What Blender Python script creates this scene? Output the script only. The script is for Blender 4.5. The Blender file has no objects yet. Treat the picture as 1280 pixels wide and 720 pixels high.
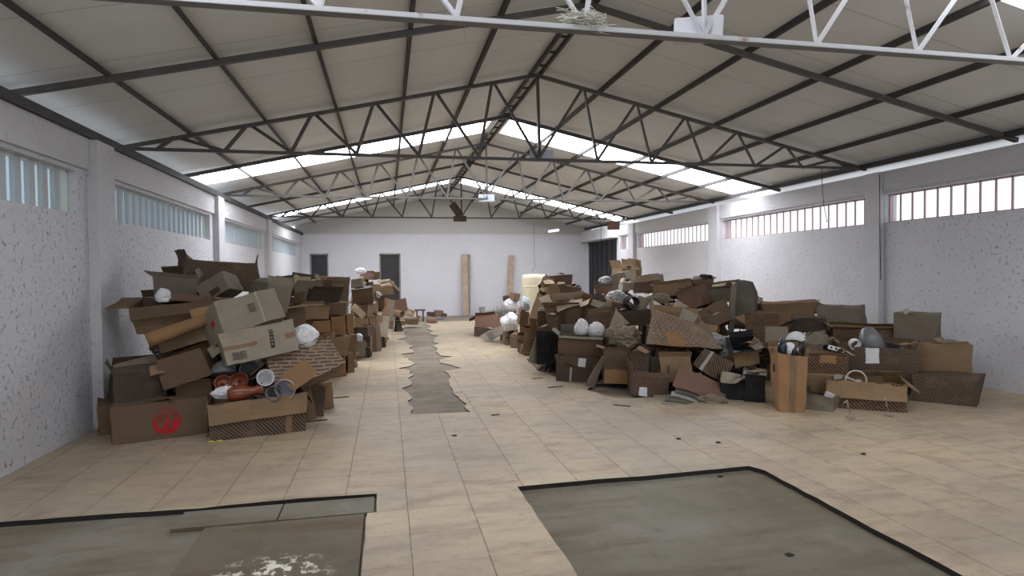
import bpy, bmesh, math, random
from math import pi, sin, cos, atan2, radians as R
from mathutils import Vector as V, Matrix, noise, geometry
sc = bpy.context.scene
col = sc.collection
# ---------------------------------------------------------------- camera
F, YAW, PITCH, ROLL, H = 762.25, .2016, .0255, -.01, 1.55
cd = bpy.data.cameras.new('camera'); cam = bpy.data.objects.new('camera', cd); col.objects.link(cam)
cd.sensor_width = 36; cd.lens = F/1280*36; cd.clip_start = .05
cam.matrix_world = Matrix.Translation((0, 0, H)) @ Matrix.Rotation(-YAW, 4, 'Z') @ Matrix.Rotation(pi/2-PITCH, 4, 'X') @ Matrix.Rotation(ROLL, 4, 'Z')
sc.camera = cam
CR = cam.matrix_world.to_3x3()
def ray(u, v): return CR @ V(((u-640)/F, -(v-360)/F, -1))
def at(u, v, Y):
    d = ray(u, v); return V((0, 0, H)) + d*(Y/d.y)
def depth(p): return -(CR.transposed() @ (p-V((0, 0, H)))).z
# ---------------------------------------------------------------- materials
def mat(name, colr=(.5, .5, .5), rough=.8, metal=0, build=None, spec=.3):
    m = bpy.data.materials.new(name); m.use_nodes = True
    nt = m.node_tree; b = nt.nodes['Principled BSDF']
    b.inputs['Base Color'].default_value = (*colr, 1); b.inputs['Roughness'].default_value = rough
    b.inputs['Metallic'].default_value = metal; b.inputs['Specular IOR Level'].default_value = spec
    if build: build(nt, b)
    return m
class N:
    def __init__(s, nt): s.nt = nt
    def n(s, t, **k):
        x = s.nt.nodes.new(t)
        for a, v in k.items():
            if a.startswith('i_'): x.inputs[int(a[2:])].default_value = v
            else: setattr(x, a, v)
        return x
    def l(s, a, b): s.nt.links.new(a, b)
    def m(s, op, a, b=None, c=None):
        x = s.nt.nodes.new('ShaderNodeMath'); x.operation = op
        for i, q in enumerate((a, b, c)):
            if q is None: continue
            if isinstance(q, (int, float)): x.inputs[i].default_value = q
            else: s.l(q, x.inputs[i])
        return x.outputs[0]
    def mix(s, f, a, b):
        x = s.nt.nodes.new('ShaderNodeMix'); x.data_type = 'RGBA'
        for i, q in ((0, f), (6, a), (7, b)):
            if isinstance(q, (int, float)): x.inputs[i].default_value = q
            elif isinstance(q, tuple): x.inputs[i].default_value = (*q, 1)
            else: s.l(q, x.inputs[i])
        return x.outputs[2]
    def noise(s, vec, scale, detail=4, rough=.55):
        x = s.n('ShaderNodeTexNoise'); x.inputs['Scale'].default_value = scale; x.inputs['Detail'].default_value = detail; x.inputs['Roughness'].default_value = rough
        if vec is not None: s.l(vec, x.inputs['Vector'])
        return x.outputs['Fac']
    def ramp(s, f, lo, hi):
        x = s.n('ShaderNodeMapRange'); x.inputs[1].default_value = lo; x.inputs[2].default_value = hi; s.l(f, x.inputs[0]); return x.outputs[0]
    def bump(s, h, st, dist, b):
        x = s.n('ShaderNodeBump'); x.inputs['Strength'].default_value = st; x.inputs['Distance'].default_value = dist
        s.l(h, x.inputs['Height']); s.l(x.outputs[0], b.inputs['Normal'])
def card(name, c, dirt=(.12, .1, .08), amt=.45, var=.06):
    def bld(nt, b):
        k = N(nt); tc = k.n('ShaderNodeTexCoord'); oi = k.n('ShaderNodeObjectInfo')
        vec = k.n('ShaderNodeVectorMath', operation='ADD'); k.l(tc.outputs['Object'], vec.inputs[0])
        sh = k.n('ShaderNodeVectorMath', operation='SCALE'); sh.inputs[3].default_value = 37.0
        cx = k.n('ShaderNodeCombineXYZ'); k.l(oi.outputs['Random'], cx.inputs[0]); k.l(oi.outputs['Random'], cx.inputs[2]); k.l(cx.outputs[0], sh.inputs[0]); k.l(sh.outputs[0], vec.inputs[1])
        f = k.ramp(k.noise(vec.outputs[0], 5, 6, .65), .45, .8)
        f = k.m('MULTIPLY', f, amt)
        lo = tuple(x*(1-var*3) for x in c); hi = tuple(min(1, x*(1+var*3)) for x in c)
        base = k.mix(oi.outputs['Random'], lo, hi)
        st = k.noise(vec.outputs[0], 60, 3)
        base = k.mix(k.m('MULTIPLY', st, .25), base, tuple(x*.6 for x in c))
        k.l(k.mix(f, base, dirt), b.inputs['Base Color'])
        k.bump(k.noise(vec.outputs[0], 14, 4), .25, .02, b)
    return mat(name, c, .85, build=bld, spec=.15)
def printed(name, base, ink, cover=.62, pitch=.03, ang=35, dash=.86):
    def bld(nt, b):
        k = N(nt); uv = k.n('ShaderNodeUVMap'); mp = k.n('ShaderNodeMapping'); mp.inputs['Rotation'].default_value[2] = R(ang)
        k.l(uv.outputs[0], mp.inputs[0]); sp = k.n('ShaderNodeSeparateXYZ'); k.l(mp.outputs[0], sp.inputs[0])
        row = k.m('DIVIDE', sp.outputs[1], pitch); fr = k.m('FRACT', row); ri = k.m('FLOOR', row)
        a = k.m('LESS_THAN', fr, cover)
        xx = k.m('FRACT', k.m('ADD', k.m('DIVIDE', sp.outputs[0], .14), k.m('MULTIPLY', ri, .37)))
        bb = k.m('LESS_THAN', xx, dash)
        tc = k.n('ShaderNodeTexCoord')
        nz = k.noise(tc.outputs['Object'], 6, 5, .6)
        ff = k.m('MULTIPLY', k.m('MULTIPLY', a, bb), k.ramp(nz, .25, .5))
        cc = k.mix(ff, base, ink)
        k.l(k.mix(k.m('MULTIPLY', k.ramp(nz, .5, .8), .5), cc, (.1, .085, .07)), b.inputs['Base Color'])
        k.bump(k.noise(tc.outputs['Object'], 14, 4), .25, .02, b)
    return mat(name, base, .85, build=bld, spec=.15)
M = {}
M['tan'] = card('kraft tan', (.27, .18, .105))
M['orange'] = card('kraft orange', (.31, .18, .09), amt=.3)
M['light'] = card('pale grey kraft', (0.311, 0.272, 0.214), amt=.35)
M['pale'] = card('pale inside kraft', (0.41, 0.325, 0.232), amt=.25)
M['brown'] = card('brown kraft', (0.152, 0.102, 0.067))
M['dark'] = card('dark damp kraft', (0.072, 0.053, 0.04), amt=.5)  # plain dark brown tone
M['grey'] = card('dusty grey kraft', (0.207, 0.18, 0.141), amt=.5)
M['slate'] = card('dusty slate board', (.13, .12, .10), amt=.5)
M['black'] = card('black dirty board', (.02, .02, .022), amt=.2)  # near black, also standing for shade in gaps and carton mouths
M['red'] = card('reddish kraft', (0.211, 0.125, 0.091), amt=.4)
M['pr_dark'] = printed('dark printed kraft', (.16, .115, .08), (.04, .028, .024), .5, .026, 50, .98)
M['pr_brown'] = printed('brown printed kraft', (.20, .13, .08), (.06, .036, .026), .5, .028, 45, .93)
M['pr_tan'] = printed('tan printed kraft', (.30, .225, .16), (.10, .07, .05), .42, .036, 22)
M['pr_red'] = printed('reddish printed kraft', (.16, .108, .078), (.065, .042, .034), .5, .028, -30, .95)
M['tape'] = mat('brown tape', (.22, .13, .08), .35)
M['tape_grey'] = mat('grey tape', (.35, .34, .3), .4)
M['white'] = card('white plastic', (.72, .72, .74), (.4, .38, .34), .25, .02)
M['cream'] = mat('cream plastic', (.70, .66, .50), .5)
M['ink'] = mat('black ink', (.03, .03, .03), .8)
M['redink'] = mat('red ink', (.42, .02, .025), .8)
def bagb(nt, b):
    k = N(nt); b.inputs['Transmission Weight'].default_value = .0; b.inputs['Subsurface Weight'].default_value = .0
    tc = k.n('ShaderNodeTexCoord'); k.bump(k.noise(tc.outputs['Object'], 22, 5, .6), .6, .03, b)
M['bag'] = mat('white film', (.74, .74, .77), .3, build=bagb, spec=.5)
M['bag_grey'] = mat('dirty grey film', (.33, .33, .32), .35, build=bagb, spec=.5)
M['bag_blue'] = mat('pale blue film', (.45, .52, .58), .4, build=bagb, spec=.5)
M['sack'] = mat('grey brown sacking', (.23, .19, .14), .9, build=bagb)
M['amber'] = mat('amber plastic', (.19, .05, .02), .2, spec=.6)
M['gplastic'] = mat('grey plastic', (.14, .145, .15), .35, spec=.5)
M['bplastic'] = mat('light blue grey plastic', (.42, .45, .52), .35)
M['teal'] = mat('dark teal plastic', (.006, .02, .028), .3, spec=.5)
M['blackp'] = mat('black plastic', (.015, .015, .017), .35)
M['metal'] = mat('dull metal', (.4, .4, .4), .35, 1)
def stoneb(c, c2, sc_=3):
    def f(nt, b):
        k = N(nt); tc = k.n('ShaderNodeTexCoord'); n1 = k.noise(tc.outputs['Object'], sc_, 8, .65)
        k.l(k.mix(k.ramp(n1, .3, .7), c, c2), b.inputs['Base Color']); k.bump(k.noise(tc.outputs['Object'], 40, 5), .3, .01, b)
    return f
M['brick'] = mat('grey block', (.2, .19, .18), .9, build=stoneb((.2, .19, .18), (.3, .28, .26)))
M['wood'] = mat('weathered timber', (.42, .32, .22), .8, build=stoneb((.46, .36, .26), (.3, .22, .15), 5))
M['darkwood'] = mat('dark timber', (.08, .05, .035), .8)
# painted steel with dust lying on the faces that look up
def steel(base, dust, amount):
    def f(nt, b):
        k = N(nt); tc = k.n('ShaderNodeTexCoord'); ge = k.n('ShaderNodeNewGeometry'); sp = k.n('ShaderNodeSeparateXYZ'); k.l(ge.outputs['True Normal'], sp.inputs[0])
        up = k.ramp(sp.outputs[2], .5, .9)
        n1 = k.noise(tc.outputs['Object'], 3, 7, .7)
        c1 = k.mix(k.ramp(n1, .55, .72), base, tuple(x*1.5 for x in base))
        k.l(k.mix(k.m('MULTIPLY', up, amount), c1, dust), b.inputs['Base Color'])
    return f
M['steel'] = mat('grey painted steel', (.12, .115, .11), .55, build=steel((.09, .086, .082), (.3, .28, .26), .6))
M['purlin'] = mat('dark painted steel', (.055, .05, .048), .6, build=steel((.05, .047, .045), (.3, .28, .26), .6))
def lit_steel(nt, b):
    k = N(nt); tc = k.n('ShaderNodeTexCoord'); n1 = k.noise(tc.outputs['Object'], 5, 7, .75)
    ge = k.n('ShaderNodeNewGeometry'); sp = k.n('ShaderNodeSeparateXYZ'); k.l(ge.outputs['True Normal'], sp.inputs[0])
    under_shade = k.ramp(sp.outputs[2], -.5, -.9)  # faces that look down are coloured dark, as their shade
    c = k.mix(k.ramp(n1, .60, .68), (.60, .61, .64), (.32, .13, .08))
    k.l(k.mix(k.m('MULTIPLY', under_shade, .8), c, (.07, .062, .058)), b.inputs['Base Color'])
M['galv'] = mat('light steel with rust', (.5, .5, .52), .5, build=lit_steel)  # paler copy of the truss steel, skylight brightness put into its colour
# ---------------------------------------------------------------- mesh helpers
def link(name, me, m=None, parent=None, label=None, cat=None, group=None, kind=None):
    o = bpy.data.objects.new(name, me); col.objects.link(o)
    if m is not None and me is not None:
        for q in (m if isinstance(m, (list, tuple)) else [m]): me.materials.append(M[q] if isinstance(q, str) else q)
    if parent: o.parent = parent
    for a, v in (('label', label), ('category', cat), ('group', group), ('kind', kind)):
        if v: o[a] = v
    return o
def mk(bm, name, smooth=False):
    bmesh.ops.recalc_face_normals(bm, faces=bm.faces)
    me = bpy.data.meshes.new(name); bm.to_mesh(me); bm.free()
    if smooth:
        for p in me.polygons: p.use_smooth = True
    return me
def box(bm, x0, x1, y0, y1, z0, z1, mi=0):
    vs = [bm.verts.new((x, y, z)) for x in (x0, x1) for y in (y0, y1) for z in (z0, z1)]
    for f in ((0, 1, 3, 2), (4, 6, 7, 5), (0, 4, 5, 1), (2, 3, 7, 6), (0, 2, 6, 4), (1, 5, 7, 3)):
        fc = bm.faces.new([vs[i] for i in f]); fc.material_index = mi
def bar(bm, a, b, w, h, up=V((0, 0, 1))):
    a, b = V(a), V(b); d = (b-a).normalized(); s = d.cross(up)
    if s.length < 1e-4: s = d.cross(V((0, 1, 0)))
    s.normalize(); t = s.cross(d).normalized()
    vs = [bm.verts.new(p + s*i*w/2 + t*j*h/2) for p in (a, b) for i, j in ((-1, -1), (1, -1), (1, 1), (-1, 1))]
    for f in ((0, 1, 2, 3), (7, 6, 5, 4), (0, 4, 5, 1), (1, 5, 6, 2), (2, 6, 7, 3), (3, 7, 4, 0)): bm.faces.new([vs[i] for i in f])
def angle_bar(bm, a, b, w, t=.006):   # rolled steel angle: two thin legs
    a, b = V(a), V(b)
    bar(bm, a, b, w, t); 
    d = (b-a).normalized(); s = d.cross(V((0, 0, 1)))
    if s.length < 1e-3: s = d.cross(V((0, 1, 0)))
    s.normalize(); u = s.cross(d)
    bar(bm, a+s*w/2+u*w/2, b+s*w/2+u*w/2, t, w)
def bmd(): return bmesh.new()
def tube(bm, pts, r, n=8):
    rings = []
    pts = [V(p) for p in pts]
    for i, p in enumerate(pts):
        d = (pts[min(i+1, len(pts)-1)]-pts[max(i-1, 0)]).normalized()
        s = d.cross(V((0, 0, 1)));
        if s.length < .05: s = d.cross(V((0, 1, 0)))
        s.normalize(); t = s.cross(d); rr = r[i] if isinstance(r, (list, tuple)) else r
        rings.append([bm.verts.new(p+s*rr*cos(2*pi*k/n)+t*rr*sin(2*pi*k/n)) for k in range(n)])
    for A, B in zip(rings, rings[1:]):
        for k in range(n): bm.faces.new((A[k], A[(k+1) % n], B[(k+1) % n], B[k]))
    return rings
def capped(rings, bm):
    bm.faces.new(rings[0][::-1]); bm.faces.new(rings[-1])
def lathe(bm, prof, n=28):
    rings = [[bm.verts.new((r*cos(2*pi*k/n), r*sin(2*pi*k/n), z)) for k in range(n)] for r, z in prof]
    for A, B in zip(rings, rings[1:]):
        for k in range(n): bm.faces.new((A[k], A[(k+1) % n], B[(k+1) % n], B[k]))
    return rings
def xf(me, mtx): me.transform(mtx)
def empty(name, loc=(0, 0, 0), **k):
    o = link(name, None, **k); o.location = loc; o.empty_display_size = .1; return o
# ---------------------------------------------------------------- building
XL, XR, YB, YF = -2.95, 7.58, 22.5, -7.0
XM, ZA, SL = 2.13, 4.36, .222
def roofz(x): return ZA - SL*abs(x-XM)
def plaster(c, speck):
    def f(nt, b):
        k = N(nt); tc = k.n('ShaderNodeTexCoord')
        mp = k.n('ShaderNodeMapping'); k.l(tc.outputs['Object'], mp.inputs[0])
        n1 = k.noise(mp.outputs[0], 9, 8, .7); n2 = k.noise(mp.outputs[0], 24, 4, .6); n3 = k.noise(mp.outputs[0], .7, 4, .6)
        pit = k.ramp(n2, .42, .32)
        cc = k.mix(k.m('MULTIPLY', k.ramp(n3, .4, .75), .35), c, tuple(x*.78 for x in c))
        k.l(k.mix(k.m('MULTIPLY', pit, speck), cc, (.27, .27, .32)), b.inputs['Base Color'])
        k.bump(k.m('SUBTRACT', k.m('MULTIPLY', n1, 1.0), k.m('MULTIPLY', pit, .5)), .55, .05, b)
    return f
M['wall'] = mat('rough white plaster', (.72, .72, .75), .9, build=plaster((.63, .63, .67), .75), spec=.1)
M['smooth'] = mat('smooth white paint', (.66, .66, .70), .8, build=plaster((.60, .60, .63), .12), spec=.1)
def structure(name, bm, m, parent=None, smooth=False): return link(name, mk(bm, name, smooth), m, parent, kind=None if parent else 'structure')
# floor: bare screed below, a tile layer with torn holes above
def screed(nt, b):
    k = N(nt); tc = k.n('ShaderNodeTexCoord'); v = tc.outputs['Object']
    n1 = k.noise(v, .9, 9, .62); n2 = k.noise(v, 6, 6, .7); n3 = k.noise(v, 2.2, 8, .7)
    mp = k.n('ShaderNodeMapping'); mp.inputs['Scale'].default_value = (.5, 2.5, 1); k.l(v, mp.inputs[0]); n4 = k.noise(mp.outputs[0], 1.6, 8, .65)
    c = k.mix(k.ramp(n1, .35, .65), (.135, .122, .09), (.215, .20, .165))
    c = k.mix(k.ramp(n4, .48, .66), c, (.135, .105, .07))
    c = k.mix(k.m('MULTIPLY', k.ramp(n3, .56, .74), .6), c, (.26, .26, .24))
    c = k.mix(k.m('MULTIPLY', k.ramp(n2, .55, .75), .5), c, (.085, .072, .055))
    sp = k.n('ShaderNodeSeparateXYZ'); k.l(v, sp.inputs[0])
    c = k.mix(k.m('MULTIPLY', k.ramp(sp.outputs[1], 5.6, 6.2), .75), c, k.mix(k.ramp(n3, .35, .65), (.155, .125, .095), (.30, .255, .195)))
    k.l(c, b.inputs['Base Color']); k.bump(n2, .25, .02, b)
M['screed'] = mat('bare grey screed', (.22, .21, .18), .75, build=screed, spec=.2)
TX, TY, TX0, TY0 = .4175, .39, .11, 3.25
def tiles(nt, b):   # worn, water marked marble look
    k = N(nt); tc = k.n('ShaderNodeTexCoord'); v = tc.outputs['Object']
    sp = k.n('ShaderNodeSeparateXYZ'); k.l(v, sp.inputs[0])
    wob = k.m('MULTIPLY', k.m('SUBTRACT', k.noise(v, 5, 3), .5), .012)
    tx = k.m('DIVIDE', k.m('ADD', k.m('SUBTRACT', sp.outputs[0], TX0), wob), TX); ty = k.m('DIVIDE', k.m('ADD', k.m('SUBTRACT', sp.outputs[1], TY0), wob), TY)
    def edge(t, wd):
        f = k.m('FRACT', t); return k.m('LESS_THAN', k.m('MINIMUM', f, k.m('SUBTRACT', 1.0, f)), wd)
    g = k.m('MAXIMUM', edge(tx, .0075), k.m('MULTIPLY', edge(ty, .007), .45))
    cell = k.n('ShaderNodeCombineXYZ'); k.l(k.m('FLOOR', tx), cell.inputs[0]); k.l(k.m('FLOOR', ty), cell.inputs[1])
    wn = k.n('ShaderNodeTexWhiteNoise'); k.l(cell.outputs[0], wn.inputs[0])
    off = k.n('ShaderNodeVectorMath', operation='MULTIPLY_ADD'); k.l(wn.outputs['Color'], off.inputs[0]); off.inputs[1].default_value = (9, 9, 9); k.l(v, off.inputs[2])
    mp = k.n('ShaderNodeMapping'); mp.inputs['Scale'].default_value = (.8, 2.2, 1); mp.inputs['Rotation'].default_value[2] = .35; k.l(off.outputs[0], mp.inputs[0])
    n1 = k.noise(mp.outputs[0], 3.0, 9, .62); n2 = k.noise(v, .55, 6, .6); n3 = k.noise(v, 13, 6, .7)
    c = k.mix(k.ramp(n1, .32, .68), (.49, .395, .265), (.39, .295, .195))
    c = k.mix(k.m('MULTIPLY', k.ramp(n1, .52, .70), .8), c, (.27, .195, .135))
    c = k.mix(k.m('MULTIPLY', k.ramp(wn.outputs['Value'], 0, 1), .3), c, (.52, .45, .34))
    c = k.mix(k.m('MULTIPLY', k.ramp(n2, .40, .60), .6), c, (.27, .235, .19))
    c = k.mix(k.m('MULTIPLY', k.ramp(n3, .58, .76), .5), c, (.16, .125, .095))
    st = k.noise(v, 1.9, 9, .75)
    c = k.mix(k.m('MULTIPLY', k.ramp(st, .56, .70), .65), c, (.21, .165, .12))
    c = k.mix(k.m('MULTIPLY', g, k.ramp(n3, .2, .5)), c, (.12, .095, .075))
    k.l(c, b.inputs['Base Color'])
    r = k.ramp(n3, .2, .8); k.l(k.m('MULTIPLY_ADD', r, .3, .38), b.inputs['Roughness'])
    k.bump(k.m('ADD', k.m('MULTIPLY', g, -1.0), k.m('MULTIPLY', n3, .15)), .3, .006, b)
M['tiles'] = mat('beige marbled tiles', (.5, .4, .3), .5, build=tiles, spec=.3)
M['tileedge'] = mat('dark broken tile bed', (.03, .026, .024), .95)
TH = .034
bm = bmd(); box(bm, XL-.3, XR+.3, YF, YB+.3, -.3, -TH); structure('floor', bm, 'screed')
rnd = random.Random(4)
lft = [(.23, 6.76), (.27, 7.15), (.22, 7.5), (.28, 7.62), (.24, 8.0), (.17, 8.35), (.31, 8.6), (.28, 9.1), (.36, 9.35), (.31, 9.9), (.15, 10.1), (.34, 10.3), (.44, 10.6), (.35, 11.0), (.25, 11.9), (.50, 12.1), (.42, 12.9), (.52, 13.1), (.40, 13.9), (.33, 14.4), (.20, 14.6), (.45, 15.0), (.40, 15.8), (.48, 16.6), (.38, 17.3), (.50, 18.1), (.40, 19.0), (.42, 19.5)]
rgt = [(.89, 6.72), (.85, 7.6), (.83, 8.5), (.90, 9.25), (.86, 9.6), (1.16, 9.9), (1.05, 10.2), (.90, 10.5), (.88, 10.9), (1.17, 11.3), (.95, 11.5), (.93, 12.2), (1.0, 12.6), (.93, 13.0), (1.1, 13.5), (.98, 13.9), (1.08, 14.6), (1.22, 15.1), (1.02, 15.6), (1.18, 16.4), (1.08, 17.2), (1.25, 18.0), (1.12, 18.6), (1.3, 19.5)]
def ragged(l, step, j, sd=3):
    r_ = random.Random(sd); o = []
    for (x0, y0), (x1, y1) in zip(l, l[1:]):
        n_ = max(1, int(math.hypot(x1-x0, y1-y0)/step))
        for i in range(n_):
            t = i/n_; k_ = 0 if i == 0 else 1
            o.append((x0+(x1-x0)*t+k_*r_.uniform(-j, j), y0+(y1-y0)*t+k_*r_.uniform(-j, j)*.5))
    return o+[l[-1]]
lft = ragged(lft, .13, .035); rgt = ragged(rgt, .13, .03, 8)
outer = [(XL, YF), (XR, YF), (XR, 19.6), (3.0, 19.55), (1.9, 19.5)] + rgt[::-1] + lft + [(-.2, 19.7), (XL, 19.9)]
pitR = [(.92, .6), (.91, 2.0), (.93, 3.2), (.915, 3.6), (.90, 4.28), (1.5, 4.30), (1.9, 4.285), (2.78, 4.32), (2.84, 4.2), (2.82, 3.0), (2.83, .6)]
pitL = [(-2.7, .6), (-.165, .6), (-.155, 3.2), (-.15, 4.03), (-.09, 4.03), (-.095, 4.37), (-.6, 4.40), (-1.1, 4.38), (-1.25, 4.36), (-1.7, 4.39), (-2.7, 4.41)]
patch1 = [(2.55, 7.62), (2.72, 7.05), (2.92, 6.95), (3.2, 6.98), (3.3, 7.7), (2.8, 8.0)]
patch2 = [(2.38, 8.9), (2.3, 9.4), (2.42, 10.6), (2.7, 10.6), (2.8, 8.4), (2.5, 8.3)]
pitR = ragged(pitR, .12, .006, 5); pitL = ragged(pitL, .12, .007, 6)
patch1 = ragged(patch1, .1, .03); patch2 = ragged(patch2, .1, .03)
loops = [outer, pitR, pitL, patch1, patch2]
bm = bmd()
flat = [V((x, y, 0)) for l in loops for x, y in l]
tris = geometry.tessellate_polygon([[V((x, y, 0)) for x, y in l] for l in loops])
tv = [bm.verts.new(p) for p in flat]; bv = [bm.verts.new(p-V((0, 0, TH+.001))) for p in flat]
for t in tris:
    try: bm.faces.new([tv[i] for i in t])
    except ValueError: pass
i0 = 0
sides = []
for l in loops:
    n = len(l)
    for i in range(n):
        a, b = i0+i, i0+(i+1) % n
        sides.append(bm.faces.new((tv[a], tv[b], bv[b], bv[a])))
    i0 += n
for f in bm.faces:
    if f in sides: f.material_index = 1
for f in bm.faces:
    f.normal_update()
    if f.material_index == 0 and f.normal.z < 0: f.normal_flip()
me = bpy.data.meshes.new('floor_tiles'); bm.to_mesh(me); bm.free()
link('floor_tiles', me, ['tiles', 'tileedge'], kind='structure')
bm = bmd(); box(bm, -.05, 1.6, 6.6, 19.6, -.03, -.014); structure('floor_strip', bm, 'screed')
# slabs lying in the left recess
def slabm(nt, b):
    screed(nt, b); k = N(nt); tc = k.n('ShaderNodeTexCoord'); v = tc.outputs['Object']
    src = b.inputs['Base Color'].links[0].from_socket
    dk = k.mix(.45, src, (.11, .08, .052))
    sp = k.n('ShaderNodeSeparateXYZ'); k.l(v, sp.inputs[0])
    d = k.m('ADD', k.m('POWER', k.m('DIVIDE', k.m('SUBTRACT', sp.outputs[0], -.62), .34), 2), k.m('POWER', k.m('DIVIDE', k.m('SUBTRACT', sp.outputs[1], 3.35), .22), 2))
    blot = k.m('MULTIPLY', k.ramp(d, 1.1, .1), k.ramp(k.noise(v, 15, 6, .7), .52, .57))
    k.l(k.mix(blot, dk, (.72, .70, .62)), b.inputs['Base Color'])
M['slab'] = mat('brown concrete slab', (.2, .16, .12), .8, build=slabm, spec=.2)
bm = bmd(); box(bm, -1.13, -.17, 1.0, 4.05, -TH, -.012)
link('concrete_slab', mk(bm, 's'), 'slab', label='large brown concrete slab spattered with white paint in the left floor recess', cat='slab')
for x0, x1, lb in ((-1.33, -.715, 'left of the two narrow concrete strips along the far edge of the left recess'), (-.705, -.11, 'right of the two narrow concrete strips along the far edge of the left recess')):
    bm = bmd(); box(bm, x0, x1, 4.06, 4.34, -TH, -.008); link('concrete_strip', mk(bm, 's'), 'screed', label=lb, cat='slab', group='concrete strips in the left recess')
# ceiling sheeting
def ceilb(nt, b):
    k = N(nt); tc = k.n('ShaderNodeTexCoord'); v = tc.outputs['Object']; sp = k.n('ShaderNodeSeparateXYZ'); k.l(v, sp.inputs[0])
    f = k.m('FRACT', k.m('DIVIDE', sp.outputs[1], 1.0)); ln = k.m('LESS_THAN', f, .018)
    n1 = k.noise(v, 1.1, 6, .6)
    c = k.mix(k.ramp(n1, .35, .75), (.72, .73, .72), (.64, .645, .63))
    k.l(k.mix(k.m('MULTIPLY', ln, .35), c, (.2, .19, .18)), b.inputs['Base Color'])
M['ceil'] = mat('grey roof panels', (.47, .45, .42), .6, build=ceilb, spec=.2)
sky_y = [(-3.7, -2.6), (3.25, 4.25), (11.28, 12.36), (18.42, 19.4)]
OV = .6
def roofseg(bm, y0, y1, side, dz=.085, th=.05, ov=OV, xin=0.0):
    xe = (XL-ov) if side < 0 else (XR+ov); xi = XM + side*xin
    z = lambda x: roofz(x)+dz
    vs = [bm.verts.new((x, y, z(x)+t)) for x in (xi, xe) for y in (y0, y1) for t in (0, th)]
    for f in ((0, 1, 3, 2), (4, 6, 7, 5), (0, 4, 5, 1), (2, 3, 7, 6), (0, 2, 6, 4), (1, 5, 7, 3)): bm.faces.new([vs[i] for i in f])
bm = bmd(); ys = [YF-.5]+[q for s in sky_y for q in s]+[YB+.3]
for i in range(0, len(ys), 2):
    for s in (-1, 1): roofseg(bm, ys[i], ys[i+1], s)
for a, b_ in sky_y: box(bm, XM-.17, XM+.17, a, b_, ZA+.05, ZA+.085)
structure('ceiling', bm, 'ceil')
DIMMED = mat('mossy daylit fibreglass', (.6, .6, .55), .5)
q_ = DIMMED.node_tree.nodes['Principled BSDF']; q_.inputs['Emission Color'].default_value = (.93, .95, 1, 1); q_.inputs['Emission Strength'].default_value = 5.0  # glow lowered on the unseen panels to keep the near floor darker
SKY = mat('daylit fibreglass', (.9, .9, .95), .5)
b = SKY.node_tree.nodes['Principled BSDF']; b.inputs['Emission Color'].default_value = (.93, .95, 1, 1); b.inputs['Emission Strength'].default_value = 11.0
nm = {11.28: 'the nearer one', 18.42: 'the farther one', 3.25: 'above the camera', -3.7: 'behind the camera'}
for a, b_ in sky_y:
    for s in (-1, 1):
        bm = bmd(); roofseg(bm, a, b_, s, .09, .012, .2, .17)
        link('skylight', mk(bm, 'skylight'), DIMMED if a < 5 else SKY, label='bright skylight strip on the %s roof slope, %s' % ('left' if s < 0 else 'right', nm[a]), cat='skylight', group='skylight strips in the roof')
# side walls
def wall_x(name, xin, sgn, ztop, wins, z0, z1, doors=()):
    bm = bmd(); a, b_ = sorted((xin, xin+sgn*.22))
    op = sorted([(p, q, z0, z1) for p, q in wins]+[(p, q, 0, dz) for p, q, dz in doors])
    y = YF
    for p, q, lo, hi in op:
        box(bm, a, b_, y, p, -.03, ztop)
        if lo > 0: box(bm, a, b_, p, q, -.03, lo)
        box(bm, a, b_, p, q, hi, ztop); y = q
    box(bm, a, b_, y, YB+.2, -.03, ztop)
    return structure(name, bm, 'wall')
LW = [(-6.2, -2.4), (-1.6, 2.1), (2.95, 6.7), (7.5, 11.25), (12.0, 15.7), (16.75, 21.9)]
RW = [(-5.5, -1.2), (-.6, 3.3), (3.9, 8.14), (8.43, 12.82), (13.35, 17.68), (18.35, 19.1)]
wall_x('wall_left', XL, -1, 2.93, LW, 2.16, 2.58)
wall_x('wall_right', XR, 1, 3.05, RW, 2.26, 2.70, [(19.42, 22.4, 2.66)])
# pillars and ring beams
n = 1
for side, x, lst in ((-1, XL, [-2.0, 2.53, 7.1, 11.62, 16.22]), (1, XR, [-.9, 3.6, 8.285, 13.08, 18.0])):
    for y in lst:
        hw = .14 if (side > 0 and y == 8.285) else .2
        bm = bmd(); a, b_ = sorted((x-side*.10, x-side*-.001)); box(bm, a, b_, y-hw, y+hw, 0, 2.93 if side < 0 else 3.05); structure('trim_%d' % n, bm, 'smooth'); n += 1
bm = bmd(); box(bm, XL, XL+.035, YF, YB, 2.62, 2.935); structure('trim_%d' % n, bm, 'smooth'); n += 1
bm = bmd(); box(bm, XR-.035, XR, YF, 19.2, 2.74, 3.055); structure('trim_%d' % n, bm, 'smooth'); n += 1
bm = bmd(); box(bm, XR-.27, XR, 19.25, YB, 2.68, 3.055); structure('trim_%d' % n, bm, 'smooth'); n += 1
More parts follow.
